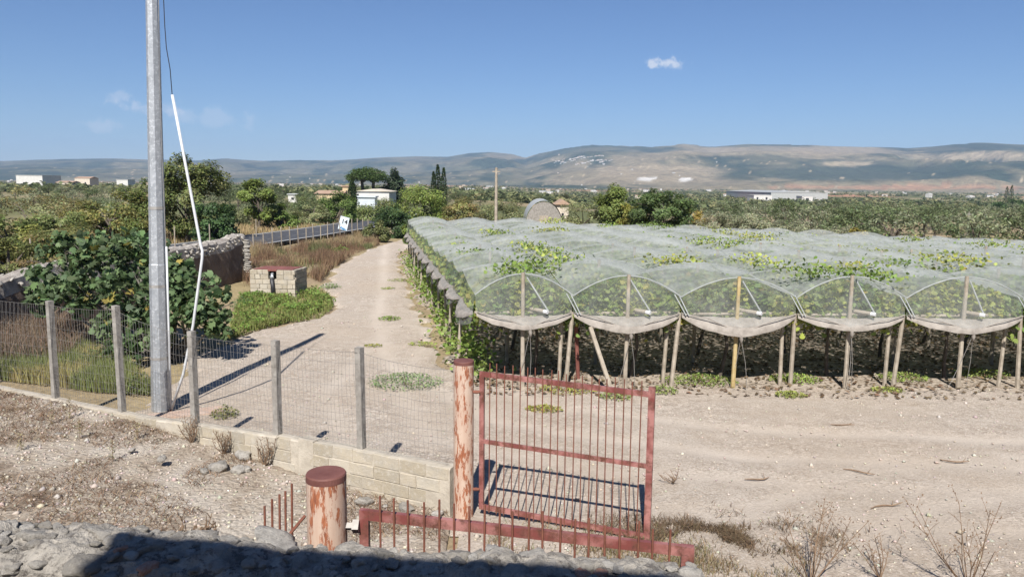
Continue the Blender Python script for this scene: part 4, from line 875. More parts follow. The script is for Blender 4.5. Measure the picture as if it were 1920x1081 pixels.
# ------------------------------------------------------------------ buildings
def bld(name, lab, u0, u1, vt, y, depth, wm, rm, roof='flat', wins=(), rise=.8, cat='building'):
    a = at_base(u0, y); c_ = at_base(u1, y); W = c_[0] - a[0]; h = CAMH + ray((u0 + u1) / 2, vt)[2] * (y / ray((u0 + u1) / 2, vt)[1]) - a[2]
    o = thing(name, lab, cat, (a[0] + W / 2, y, a[2])); b = MB(); hw = W / 2
    he = h if roof == 'flat' else h - rise
    b.box((-hw, 0, -1), (hw, depth, he)); wl_ = b.build('wall', wm, o)
    b = MB()
    if roof == 'flat': b.box((-hw - .2, -.25, he + .003), (hw + .2, depth + .25, he + .25))
    elif roof == 'gable_x': b.add([(-hw - .3, -.3, he + .003), (hw + .3, -.3, he + .003), (hw + .3, depth + .3, he + .003), (-hw - .3, depth + .3, he + .003), (-hw - .3, depth / 2, h), (hw + .3, depth / 2, h)], [(0, 1, 5, 4), (2, 3, 4, 5), (1, 2, 5), (3, 0, 4), (0, 3, 2, 1)])
    else: b.add([(-hw - .3, -.3, he + .003), (hw + .3, -.3, he + .003), (0, -.3, h), (-hw - .3, depth + .3, he + .003), (hw + .3, depth + .3, he + .003), (0, depth + .3, h)], [(0, 1, 2), (3, 5, 4), (0, 2, 5, 3), (1, 4, 5, 2), (0, 3, 4, 1)])
    b.build('roof', rm, o)
    for (fx, fz, fw, fh) in wins:
        b = MB(); b.box((-hw + W * (fx - fw / 2), -.04, he * (fz - fh / 2)), (-hw + W * (fx + fw / 2), .05, he * (fz + fh / 2))); b.build('window', M['dark'], wl_)
    return o
bld('white_shed', 'long white shed with shallow roof in front of the stone pine', 668, 730, 354, 150, 9, M['white'], M['cream'], 'gable_y', [(.06, .80, .05, .12)], .5)
bld('blue_annex', 'low pale blue lean-to in front of the white shed', 670, 703, 370, 146, 3, M['bluesheet'], M['bluesheet'])
bld('orange_house', 'low orange roofed farm building beside the cypress', 592, 642, 357, 165, 8, M['ochre'], M['terracotta'], 'gable_x', [(.3, .5, .08, .4)], .7, 'house')
bld('yellow_house', 'small yellow house block between orange building and cypress', 643, 658, 350, 168, 6, M['ochre'], M['terracotta'], 'flat', [(.5, .7, .2, .2)], cat='house')
bld('white_hut', 'tiny white hut among olives below the orange building', 541, 558, 365, 190, 4, M['white'], M['roofgrey'], 'flat', [(.5, .5, .3, .3)], cat='hut')
bld('warehouse', 'long white warehouse with two dark doors far out on the plain', 35, 84, 329, 600, 25, M['white'], M['white'], 'flat', [(.32, .35, .14, .25), (.80, .35, .14, .25)])
bld('farmhouse', 'cream farmhouse with tiled roof beside the white warehouse', 144, 172, 331, 560, 12, M['cream'], M['terracotta'], 'gable_x', [(.3, .5, .1, .3), (.7, .5, .1, .3)], 1.2, 'house')
bld('farmhouse', 'low stone coloured farmhouse between warehouse and cream farmhouse', 108, 138, 339, 480, 10, M['cream'], M['terracotta'], 'gable_x', [(.5, .5, .1, .3)], 1.0, 'house')
bld('white_villa', 'white villa roof beside the steel pole on the plain', 222, 243, 337, 520, 10, M['white'], M['white'], 'flat', [(.5, .5, .1, .3)], cat='house')
bld('white_villa', 'white gabled villa seen beyond the leaning tree', 394, 420, 336, 500, 10, M['white'], M['roofgrey'], 'gable_y', [(.5, .4, .1, .3)], 1.5, 'house')
bld('factory', 'low white factory with white walls below the forested slope', 1412, 1446, 366, 700, 20, M['white'], M['white'], 'flat', [(.2, .5, .1, .4), (.7, .5, .1, .4)])
bld('factory', 'small white depot against the big film greenhouse', 1502, 1522, 368, 690, 14, M['white'], M['roofgrey'], 'flat', [(.5, .5, .3, .4)])
bld('greenhouse', 'large grey film greenhouse beside the white factory', 1444, 1550, 358, 760, 160, M['plastic'], M['plastic'], 'gable_y', (), 1.6, 'greenhouse')
# arched greenhouse behind the vineyard
gh = at_base(1020, 74); gho = thing('arched_greenhouse', 'weathered arched greenhouse with torn brown end behind the nets', 'greenhouse', gh); hh = htop(1020, 376, 74, gh); gw = 75 / F * 74 / 2
b = MB(); b.grid([[(gw * math.cos(PI * k / 16), yy, hh * math.sin(PI * k / 16) ** .75) for k in range(17)] for yy in (0, 3, 6, 9, 12)]); b.build('film', M['plastic'], gho, True)
b = MB(); b.add([(gw * .97 * math.cos(PI * k / 16), .03, hh * .97 * math.sin(PI * k / 16) ** .75) for k in range(17)], [tuple(range(17))]); ewl = b.build('end_wall', M['concrete'], gho)
b = MB(); b.box((-gw * .22, -.02, 0), (gw * .22, .02, hh * .6)); b.build('door', M['wood'], ewl)
bld('small_house', 'small red roofed house beside the arched greenhouse', 1044, 1066, 374, 92, 5, M['cream'], M['terracotta'], 'gable_y', [(.5, .5, .2, .3)], .6, 'house')
# little houses of the valley and of the hillside town share a few meshes
def house_mesh(k, w_, d_, h_, mt, rt):
    b = MB(); b.box((-w_ / 2, -d_ / 2, -6), (w_ / 2, d_ / 2, h_)); n0 = len(b.f)
    b.add([(-w_ / 2 - .3, -d_ / 2 - .3, h_ + .02), (w_ / 2 + .3, -d_ / 2 - .3, h_ + .02), (w_ / 2 + .3, d_ / 2 + .3, h_ + .02), (-w_ / 2 - .3, d_ / 2 + .3, h_ + .02), (-w_ / 2, 0, h_ + d_ * .14), (w_ / 2, 0, h_ + d_ * .14)], [(0, 1, 5, 4), (2, 3, 4, 5), (1, 2, 5), (3, 0, 4), (0, 3, 2, 1)]); n1_ = len(b.f)
    for q in range(3): b.box((-w_ / 2 + w_ * (.15 + .3 * q), -d_ / 2 - .06, h_ * .45), (-w_ / 2 + w_ * (.25 + .3 * q), -d_ / 2 + .05, h_ * .75))
    me = b.mesh('house'); me.materials.append(mt); me.materials.append(rt); me.materials.append(M['dark'])
    me.polygons.foreach_set('material_index', [0 if i < n0 else 1 if i < n1_ else 2 for i in range(len(me.polygons))]); return me
HM = [house_mesh(0, 14, 9, 5, M['white'], M['terracotta']), house_mesh(1, 11, 9, 6.5, M['cream'], M['terracotta']), house_mesh(2, 18, 10, 4.5, M['white'], M['roofgrey']), house_mesh(3, 10, 10, 8, M['white'], M['white'])]
def put_house(x, y, z, s, lab, grp): tag(link('house', random.choice(HM), None, None, (x, y, z), (0, 0, random.uniform(-.5, .5)), (s, s, s)), lab, 'house', grp)
for k in range(150):
    u = random.gauss(1092, 30); 
    if not 1035 < u < 1152: u = random.uniform(1040, 1148)
    a = math.atan2(ray(u, 300)[0], ray(u, 300)[1]); vt = random.gauss(305, 4) + (u - 1092) * -.01; ok = None
    for r_ in np.arange(3600, 6400, 40):
        x = r_ * math.sin(a); y = r_ * math.cos(a); z = hillz(x, y)
        if 345 + (u - 960) * .0105 - (z - 5) / r_ * F < vt: ok = (x, y, z); break
    if ok: put_house(ok[0], ok[1], ok[2] - .5, random.uniform(.7, 1.3), 'small pale house of the white town on the hillside', 'houses of the hillside town')
for k in range(80):
    u = random.uniform(20, 1900); y = random.uniform(700, 2400); x = (u - 960) / F * y; put_house(x, y, g(x, y), random.uniform(.4, .75), 'small pale farmhouse dotted over the plain below the hills', 'farmhouses on the plain')
for k in range(60):
    u = random.choice([random.uniform(0, 900), random.uniform(1000, 1350)]); r_ = random.uniform(3000, 4700); a = math.atan2(ray(u, 330)[0], ray(u, 330)[1]); x = r_ * math.sin(a); y = r_ * math.cos(a)
    put_house(x, y, hillz(x, y), random.uniform(.5, .8), 'tiny house scattered over the hazy lower hill slopes', 'houses on the lower slopes')
cypress(1884, 349, 8, 420, 'slimmer cypress of the far pair above the grove', 700); cypress(1893, 347, 9, 425, 'broader cypress of the far pair above the grove', 700)
ptree(1900, 375, 70, 330, 'tree', 'dark round tree under the far cypress pair', col=DARK, n=2500, ls=.7, k=30, rz=3.2)

# ------------------------------------------------------------------ vineyard under nets
FEET = [VF, 1.5] + [1.5 + 2.8 * k + random.uniform(-.14, .14) for k in range(1, 15)]
BOW = 2.55; NB = 13; ZB = 1.86; ZV = 2.31; ZA = .57
def vpt(x0, t):                                               # x0 on the front edge, t metres along the row
    return np.array([x0 + VA[0] * t, VY0 + .02 * max(x0, 0) + VA[1] * t])
def arch(s): return max(0.0, 1 - abs(2 * s - 1) ** 1.9)
ORD = ['first', 'second', 'third', 'fourth', 'fifth', 'sixth', 'seventh', 'eighth', 'ninth', 'tenth', 'eleventh', 'twelfth', 'thirteenth', 'fourteenth', 'fifteenth']
def skirt(b, A, B, outv, dip, wmid, n=18):
    A = Vector(A); B = Vector(B); outv = Vector(outv); rows = []
    for i in range(n + 1):
        f = i / n; p = A.lerp(B, f); sg_ = math.sin(PI * f) ** .75; row = []; zt = p.z + .05 - .06 * sg_; zb = p.z - .02 - dip * sg_ * (1 + .10 * math.exp(-((f - .5) / .05) ** 2))
        for q in range(7):
            h_ = q / 6; bul = math.sin(PI * h_ * .8) * .12 * sg_ + .20 * sg_ * h_ + .018 * math.sin(f * 37 + q * 2.1) * sg_
            row.append(Vector((p.x, p.y, zt + (zb - zt) * h_ + .010 * math.sin(f * 29 + q))) + outv * bul)
        rows.append(row)
    b.grid(rows)
vine_light = (.165, .20, .052); vine_mid = (.105, .15, .045); vine_dk = (.075, .125, .035)
def vine_variant(kind):
    n = {'front': 3200, 'in': 1000}[kind]
    s = rng.random(n); tt = rng.random(n); hgt = np.array([arch(q) for q in s])
    Cx = rng.random((10, 2)); zc = 1.62 + (.45 + .62 * hgt) * rng.random(n) ** (.9 if kind == 'front' else .75)
    if kind == 'front': hang = rng.random(n) < .08; zc[hang] -= rng.random(int(hang.sum())) * .5; tt = tt ** 1.5 * .98 + .02
    P = np.stack([s, tt * BOW, zc], -1); cl_ = vn(s * 5 + random.random() * 50, tt * 5 + random.random() * 50)
    cols = tint(n, vine_mid, .25); a_ = cl_ > .60; cols[a_] = tint(int(a_.sum()), vine_light, .25); d_ = cl_ < .35; cols[d_] = tint(int(d_.sum()), vine_dk, .25)
    y_ = rng.random(n) < .05; cols[y_] = tint(int(y_.sum()), (.17, .165, .045), .2)
    return P, cols
def shoots(n, zc):                                            # yellowing shoots that break out over the net
    c_ = np.array([random.uniform(.25, .8), random.uniform(.15, .9) * BOW, 0]); P = c_ + rng.normal(size=(n, 3)) * np.array([.16, .35, .09]); P[:, 2] += zc
    return P, tint(n, random.choice([vine_light, (.165, .185, .05), (.10, .15, .04), (.085, .13, .04)]), .3)
VV = {}
def vine_mesh(kind, width, t0, k):
    key = (kind, round(width, 2), k)
    if key not in VV:
        P, cols = vine_variant(kind)
        if k >= 3:
            for q in range(2):
                Q, c2 = shoots(90 if kind == 'in' else 200, random.uniform(2.72, 2.92)); P = np.concatenate([P, Q]); cols = np.concatenate([cols, c2])
        P = P.copy(); P[:, 0] = (P[:, 0] - .5) * width + VA[0] * P[:, 1]
        szs = np.where(np.arange(len(P)) < (3200 if kind == 'front' else 1000), .16, .105); V, T, Cc = lobed(P, szs, cols); me = mesh_np('foliage', V, T, Cc); me.materials.append(M['leaf']); VV[key] = me
    return VV[key]
vt_m = []
for k in range(4):
    b = MB(); dx = random.uniform(-.2, .2); b.tube([(0, 0, -.05), (dx * .5, .03, .4), (dx, -.05, .9), (dx * .6, .02, 1.35), (0, .1, 1.75)], [.06, .05, .045, .035, .03], 6, False)
    for sg_ in (-1, 1): b.tube([(dx * .6, .02, 1.35), (sg_ * .5, .2, 1.68), (sg_ * 1.0, .1, 1.78)], [.03, .022, .012], 5, False)
    me = b.mesh('trunk', True); me.materials.append(M['bark']); vt_m.append(me)
for r_ in range(len(FEET) - 1):
    xa, xb = FEET[r_], FEET[r_ + 1]; Wd = xb - xa; xm = (xa + xb) / 2; o2 = vpt(xm, 0); oz = g(*o2)
    lab = 'net covered vine tunnel, ' + ORD[r_] + ' in order from the gravel track'
    T_ = thing('vine_tunnel', lab, 'net tunnel', (o2[0], o2[1], oz), 0, 'net tunnels of the vineyard'); O3 = np.array([o2[0], o2[1], oz])
    def L(x0, t, z): p = vpt(x0, t); return (p[0] - O3[0], p[1] - O3[1], g(*p) - oz + z)
    sags = [random.uniform(.10, .26) for _ in range(NB + 1)]; hts = [random.uniform(-.17, .10) for _ in range(NB + 2)]; fdp = random.uniform(.24, .42); bra = random.uniform(.36, .62)
    # net over the bows
    b = MB(); rows = []; nt_ = 6
    for i in range((NB - 1) * nt_ + 1):
        t_ = i / nt_ * BOW; f = (i % nt_) / nt_; bi = i // nt_; sg_ = sags[bi] * math.sin(PI * f); hv = hts[bi] * (1 - f) + hts[bi + 1] * f; row = []
        for j in range(19):
            s = j / 18; a_ = arch(s); row.append(L(xa + Wd * s, t_, ZV + .34 * min(1, t_ / 1.8) + (ZA - .33 * min(1, t_ / 1.8)) * a_ + hv * (.35 + .65 * a_) + .02 * math.sin(j * 1.7 + i * 1.1) * a_ - (.05 + .9 * sags[bi] * min(1, t_ / 1.8)) * math.sin(PI * f) ** .8))
        rows.append(row)
    b.grid(rows)
    b.build('net', M['net'], T_, True); b = MB()
    # end face of the net, drawn down to the knot
    rows = []; fdip = .26
    for q in range(7):
        h_ = q / 6; row = []
        for j in range(19):
            s = j / 18; zt = ZV + ZA * arch(s) + hts[0] * (.35 + .65 * arch(s)); zb = ZB - fdip * (1 - abs(2 * s - 1) ** 1.3) - .02; pull = math.exp(-((s - .5) / .35) ** 2)
            sx = s + (0.5 - s) * .10 * h_ * pull
            x_, y_, z_ = L(xa + Wd * sx, -.26 * math.sin(PI * s) * h_ ** 1.3, zt + (zb - zt) * h_); row.append((x_, y_ + .015 * math.sin(j * 2.3 + q), z_))
        rows.append(row)
    b.grid(rows)
    if r_ == 0:                                               # side curtain along the track
        rows = []
        for i in range((NB - 1) * nt_ + 1):
            t_ = i / nt_ * BOW; f = (i % nt_) / nt_; bi = i // nt_; dp = .30 * math.sin(PI * f); x_, y_, z_ = L(xa, t_, ZV + .34 * min(1, t_ / 1.8) + .35 * (hts[bi] * (1 - f) + hts[bi + 1] * f) - (.05 + .9 * sags[bi] * min(1, t_ / 1.8)) * math.sin(PI * f) ** .8)
            rows.append([(x_ - .22 * h_ * math.sin(PI * f) - .10 * h_, y_, z_ - h_ * (.70 + dp)) for h_ in (0, .35, .7, 1)])
        b.grid(rows)
    b.build('net_face', M['netface'], T_, True)
    b = MB(); skirt(b, L(xa + .03, -.02, ZB - .06), L(xb - .03, -.02, ZB - .06), (0, -1, 0), fdp, .34)
    b.build('gathered_hem', M['cloth'], T_, True)
    kx, ky, kz = L(xm + random.uniform(-.12, .12), -.24, ZB - .07 - fdp); b = MB(); b.tube([(kx, ky, kz + .08), (kx, ky - .01, kz - .03), (kx + .01, ky, kz - .10), (kx + .02, ky, kz - .22)], [.07, .045, .05, .012], 8); b.build('knot', M['cloth'], T_, True)
    for dx in (-.06, .05):
        b = MB(); gx, gy, gz = L(xm + dx * 3 + random.uniform(-.1, .1), -.15 + random.uniform(-.2, .2), 0); b.tube([(kx, ky, kz - .05), ((kx + gx) / 2 + .03, (ky + gy) / 2, (kz + gz) / 2), (gx, gy, gz)], .006, 4, False); b.build('rope', M['wire'], T_)
    for q in (-1, 1):
        b = MB(); b.tube([(kx, ky, kz + .05), L(xm + q * Wd * .30, -.22, ZB - .06), L(xm + q * (Wd * .5 - .04), -.05, ZB + .02)], .012, 5, False); b.build('gather_cord', M['cloth'], T_)
    if r_ == 0:
        for i in range(NB - 1):
            b = MB(); skirt(b, L(xa - .05, i * BOW, ZB - .02), L(xa - .05, (i + 1) * BOW, ZB - .02), (-1, 0, 0), random.uniform(.14, .30), .2, 10); b.build('gathered_hem', M['cloth'], T_, True)
    for i in range(NB):                                       # bows and their posts
        b = MB(); b.tube([L(xa + Wd * s, i * BOW, ZV + (.34 if i else 0) + (ZA - (.33 if i else 0)) * arch(s) + hts[i] * (.35 + .65 * arch(s)) + .008) for s in [k / 14 for k in range(15)]], (.006 if i > 1 else .009) if i else .015, 5, False); b.build('hoop', M['hoop'], T_)
        if i < 5 or r_ < 2:
            b = MB(); hgt = ZV + ZA + hts[i] + (.04 if i == 0 else -.03); x_, y_, z_ = L(xm + random.uniform(-.06, .06), i * BOW - (.03 if i == 0 else 0), 0); tl_ = random.uniform(-.05, .05)
            b.tube([(x_ - tl_, y_, z_ - .2), (x_ - tl_ * .3, y_, hgt * .5), (x_, y_, hgt)], [.058, .05, .045], 8); b.build('post', M['bamboo'] if (i == 0 and r_ == 2) else M['wood'], T_)
    # struts where two tunnels meet at the front, leaning stakes and the brace to the knot
    for q in (0, 1):
        b = MB(); b.tube([L(xb + .10 + q * .07, -.10, ZB - .02), L(xb - .16 + q * .10, .02, ZV + .04)], .016, 6); b.build('strut', M['hoop'], T_)
    b = MB(); b.tube([L(xm + .06, .0, ZV + ZA + hts[0] - .08), L(xm + bra, -.10, ZB + .05)], .022, 6); b.build('brace', M['hoop'], T_)
    b = MB(); b.tube([L(xm - .25, .5, ZB + .12), L(xm + bra - .1, -.12, ZB + .06)], .05, 7); b.build('beam_end', M['wood'], T_)
    b = MB(); b.tube([L(xm + bra - .12, -.12, ZB + .06), L(xm + bra - .05, -.2, ZB + .05)], .05, 8); b.build('cap', M['pvc'], T_)
    b = MB(); dx = random.uniform(-.35, .35); b.tube([L(xb + dx, -.1 + random.uniform(-.1, .4), -.1), L(xb + .02, .1, ZB + .02)], [.055, .05], 7); b.build('leaning_stake', M['wood'], T_)
    b = MB(); dx = random.uniform(-.15, .15); b.tube([L(xb - .22 + dx, .25, -.1), L(xb - .2, .25, ZB)], [.05, .045], 7); b.build('stake', M['wood'], T_)
    b = MB(); b.tube([L(xa, .12, ZB - .02), L(xb, .12, ZB + .02)], .035, 6); b.build('crossbeam', M['wood'], T_)
    if r_ == 0:
        for i in range(1, NB):
            b = MB(); b.tube([L(xa + random.uniform(-.15, .1), i * BOW, -.1), L(xa, i * BOW, ZB)], [.055, .045], 7); b.build('stake', M['wood'], T_)
    # the vines of this row
    glab = 'grapevine trained under the net of the ' + ORD[r_] + ' tunnel from the track'
    for i in range(NB - 1):
        p = vpt(xm, i * BOW); v_ = thing('grapevine', glab, 'grapevine', (p[0], p[1], g(*p)), 0, 'vines of the ' + ORD[r_] + ' tunnel')
        kk = random.choice((3, 4)) if (random.random() < (.40 if i < 3 else .22 if i < 7 else .13) and (r_ != 2 or i)) else random.choice((0, 1, 2))
        if i == 0 and r_ == 3: kk = 3
        link('foliage', vine_mesh('front' if i == 0 else 'in', Wd * .96, 0, kk), None, v_)
        if i < 8: link('trunk', random.choice(vt_m), None, v_, (random.uniform(-.5, .5), BOW * random.uniform(.3, .7), 0), (0, 0, random.uniform(-.4, .4)))
b = MB(); p = atz(1085, 690, 0); b.tube([(0, 0, -.1), (-.1, -.1, 1.4)], .05, 8); tag(b.build('iron_pipe', M['rust'], None, loc=(1.75, 19.6, 0)), 'dark red iron pipe leaning under the first tunnels', 'pipe')
b = MB(); b.tube([(.42, -.55, -.05), (-.12, .1, 1.55)], .055, 7); tag(b.build('wooden_prop', M['wood'], None, loc=(2.05, 18.55, 0)), 'pale wooden prop leaning on the net hem behind the gate', 'prop')

# ------------------------------------------------------------------ grass, weeds, litter
def blades(P, h, wd, cols, lean=.5, flat=0.0):
    n = len(P); a = rng.random(n) * 2 * PI; sd = np.stack([np.cos(a), np.sin(a), np.zeros(n)], -1); a2 = rng.random(n) * 2 * PI
    ln = np.stack([np.cos(a2), np.sin(a2), np.zeros(n)], -1) * (lean * rng.random((n, 1)) + flat); hh_ = (h * rng.uniform(.5, 1.2, n))[:, None]; upv = np.array([0, 0, 1.0]) * (1 - .75 * min(flat, 1))
    tip = P + (upv + ln) * hh_; midp = P + (upv * 1.1 + ln * .45) * hh_ * .55; w2 = (wd * rng.uniform(.6, 1.3, n))[:, None]
    V = np.stack([P - sd * w2, P + sd * w2, midp + sd * w2 * .7, midp - sd * w2 * .7, tip], 1).reshape(-1, 3); base = (np.arange(n) * 5)[:, None]
    T = np.concatenate([base + np.array([[0, 1, 2]]), base + np.array([[0, 2, 3]]), base + np.array([[3, 2, 4]])], 0); return V, T, np.repeat(cols, 5, 0)
def stuff(name, V, T, Cc, lab, cat, m_='blade'): return tag(link(name, mesh_np(name, V, T, Cc), M[m_]), lab, cat, kind='stuff')
def pix_poly_pts(poly, n, zf=None, dens=None):
    pl_ = [tuple(atz(*p)[:2]) for p in poly]; px = np.array([p[0] for p in pl_]); py = np.array([p[1] for p in pl_]); out = []
    while sum(map(len, out)) < n:
        x = rng.uniform(px.min(), px.max(), n * 2); y = rng.uniform(py.min(), py.max(), n * 2); k_ = inpoly(x, y, pl_)
        if dens is not None: k_ &= rng.random(n * 2) < dens(x, y)
        out.append(np.stack([x[k_], y[k_]], -1))
    q = np.concatenate(out)[:n]; z = G(q[:, 0], q[:, 1]) if zf is None else zf(q[:, 0], q[:, 1]); return np.column_stack([q, z])
# brown bank between track and road
cl_d = lambda x, y: .15 + .85 * sstep(.35, .6, fbm(x * .6, y * .35, 3))
P = pix_poly_pts([(452, 540), (470, 470), (560, 462), (690, 440), (712, 458), (664, 478), (622, 505), (600, 530), (580, 520)], 26000, None, cl_d)
hv = .10 + .75 * sstep(.3, .7, fbm(P[:, 0] * .6, P[:, 1] * .45, 3)); c_ = tint(len(P), (.155, .10, .062), .45); s_ = vn(P[:, 0] * .7, P[:, 1] * .7) > .62; c_[s_] = tint(int(s_.sum()), (.25, .20, .11), .3); s_ = vn(P[:, 0] * .5 + 30, P[:, 1] * .4) > .72; c_[s_] = tint(int(s_.sum()), (.10, .12, .045), .3)
stuff('dry_grass', *blades(P, hv, .012, c_, .6), 'rust brown dry grass on the bank between track and road fence', 'dry grass')
P = np.column_stack([rng.uniform(-42, -19.5, 22000), rng.uniform(44, 100, 22000)]); road_x = np.interp(P[:, 1], [p[1] for p in RD], [p[0] for p in RD]); P = P[P[:, 0] < road_x - 6.4]
P = np.column_stack([P, G(P[:, 0], P[:, 1])]); c_ = tint(len(P), (.26, .205, .105), .35)
stuff('roadside_grass', *blades(P, .55, .03, c_, .5), 'straw coloured grass under the trees beyond the asphalt road', 'dry grass')
P = np.column_stack([rng.uniform(-14.5, -8, 9000), rng.uniform(40, 62, 9000)])
# green weeds by the well
dn = lambda x, y: .1 + .9 * sstep(.3, .6, fbm(x * 1.1, y * 1.1, 3))
wp = [(425, 640), (450, 560), (475, 552), (570, 548), (612, 552), (628, 575), (600, 598), (540, 604), (470, 622)]
P = pix_poly_pts(wp, 9000, None, dn); c_ = tint(len(P), (.17, .20, .055), .3); stuff('weed_grass', *blades(P, .30, .012, c_, .7), 'fresh yellow green grass around the block well housing', 'grass')
P = pix_poly_pts(wp, 5200, None, dn); P[:, 2] += rng.random(len(P)) ** 1.5 * (.15 + .35 * vn(P[:, 0] * 1.4, P[:, 1] * 1.4)); V, T, Cc = leaf_quads(P, .11, tint(len(P), (.085, .14, .035), .3), .7, .7); stuff('weeds', V, T, Cc, 'leafy green weeds in front of the block well housing', 'weeds', 'leaf')
# grass behind the fence left, below the old wall
P = pix_poly_pts([(0, 712), (0, 640), (120, 640), (240, 690), (290, 740), (180, 735)], 16000, None, lambda x, y: .25 + .75 * sstep(.35, .6, fbm(x * .8, y * .8, 3))); c_ = tint(len(P), (.22, .21, .075), .3); s_ = vn(P[:, 0] * .8, P[:, 1] * .8) > .5; c_[s_] = tint(int(s_.sum()), (.13, .165, .05), .3)
stuff('verge_grass', *blades(P, .42, .010, c_, .5), 'yellow green grass strip behind the fence below the old wall', 'grass')
P = pix_poly_pts([(-60, 700), (-60, 560), (60, 600), (180, 640), (120, 690)], 9000); c_ = tint(len(P), (.13, .095, .07), .4); stuff('dry_bramble', *blades(P, .8, .010, c_, .9), 'tangle of dry brown stems against the old wall', 'dry grass')
def clump_plant(name, lab, loc, rx, ry, h, n, col, ls=.09, cat='weed', asp=.5, group=None):
    r0 = rng.random(n) ** .6; a = rng.random(n) * 2 * PI; P = np.stack([r0 * np.cos(a) * rx, r0 * np.sin(a) * ry, .02 + h * rng.random(n) * (1 - r0 * .7)], -1)
    V, T, Cc = leaf_quads(P, ls, tint(n, col, .35), .4, asp); o = thing(name, lab, cat, loc, 0, group); link('foliage', mesh_np('foliage', V, T, Cc), M['leaf'], o)
    b = MB()
    for k in range(7): q = P[random.randrange(n)]; b.tube([(0, 0, -.02), (q[0] * .5, q[1] * .5, q[2] * .7), q], [.008, .006, .003], 4, False)
    b.build('stem', M['twig'], o); return o
for (u, v, rx, ry, h, n, col, lab) in [
    (760, 722, .95, .75, .30, 900, (.10, .145, .075), 'largest feathery grey green weed on the track behind the fence'),
    (730, 601, .42, .4, .12, 260, (.11, .16, .05), 'flat green weed patch in the middle of the track'),
    (793, 648, .5, .3, .08, 160, (.14, .18, .05), 'thin trailing weed at the vineyard edge of the track'),
    (752, 528, .7, .5, .15, 220, (.13, .17, .05), 'trailing weed on the track below the first tunnel'),
    (728, 543, .35, .35, .08, 120, (.13, .17, .05), 'small weed tuft just below the trailing track weed'),
    (620, 541, .5, .5, .30, 320, (.06, .11, .03), 'dark leafy weed beside the well housing'),
    (612, 566, .4, .4, .28, 260, (.075, .125, .03), 'leafy weed at the corner of the well weeds'),
    (455, 578, .5, .5, .55, 340, (.045, .085, .04), 'dark spiky plant between fig tree and well housing'),
    (210, 690, .75, .6, 1.05, 1200, (.06, .085, .035), 'dark small leaved shrub behind the fence beside the pole'),
    (262, 735, .45, .4, .55, 420, (.065, .085, .035), 'low twiggy shrub at the foot of the steel pole'),
    (422, 783, .30, .25, .28, 260, (.13, .14, .065), 'grey green tuft behind the low wall beside the pole'),
    (1020, 770, .42, .25, .12, 260, (.17, .18, .05), 'yellow green weed patch seen through the gate bars'),
    (1065, 735, .8, .4, .22, 420, (.16, .17, .05), 'weed patch under the nets behind the gate top'),
    (1155, 748, .4, .3, .2, 240, (.11, .14, .05), 'weed tuft seen through the last bars of the gate'),
    (1310, 720, 1.0, .5, .25, 700, (.12, .17, .05), 'broad green weed patch at the front of the third tunnel'),
    (1245, 738, .35, .3, .2, 200, (.11, .15, .05), 'weed tuft just past the gate end'),
    (1490, 715, .7, .45, .2, 500, (.12, .17, .045), 'green weed patch between bamboo post and next post'),
    (1482, 745, .38, .3, .12, 240, (.14, .17, .05), 'flat weed on the sand below the tunnel front'),
    (1690, 712, .7, .4, .2, 460, (.12, .165, .05), 'weed patch before the fifth tunnel'),
    (1665, 735, .4, .25, .10, 200, (.14, .17, .05), 'flat weed lying on sand before the fifth tunnel'),
    (1840, 705, .8, .4, .2, 420, (.12, .165, .05), 'weed patch before the sixth tunnel'),
    (640, 472, .7, .6, .5, 300, (.075, .12, .03), 'green weed clump in the brown bank'),
    (700, 650, .3, .2, .05, 90, (.15, .17, .05), 'tiny flat weed on bare gravel near the long shadow')]:
    p = atz(u, v, 0); clump_plant('weed', lab, (p[0], p[1], float(trackz(p[0], p[1]))), rx, ry, h, n, col, .07 if v > 500 else .12)
# creeping green at the feet of the side stakes
P = np.column_stack([np.zeros(4200), rng.uniform(VY0, 50, 4200)]); P[:, 0] = vedge(P[:, 1]) + rng.normal(.25, .35, 4200); kp = fbm(P[:, 0] * .9, P[:, 1] * .5, 3) > .42; P = P[kp]; P = np.column_stack([P, G(P[:, 0], P[:, 1]) + .05 + rng.random(len(P)) ** 2 * .9])
V, T, Cc = leaf_quads(P, .15, tint(len(P), (.10, .15, .04), .35), .5, .75); stuff('vine_undergrowth', V, T, Cc, 'green creepers at the foot of the first tunnel beside the track', 'creeper', 'leaf')
# litter under the vines
P = np.column_stack([rng.uniform(-3, 26, 9000), rng.uniform(VY0 - .9, 30, 9000)]); P = P[P[:, 0] > vedge(P[:, 1]) - .1]; P = np.column_stack([P, G(P[:, 0], P[:, 1]) + .06]); V, T, Cc = leaf_quads(P, .13, tint(len(P), (.12, .085, .05), .5), 1.6, .7); stuff('leaf_litter', V, T, Cc, 'brown fallen leaves on the soil under the nets', 'leaf litter')
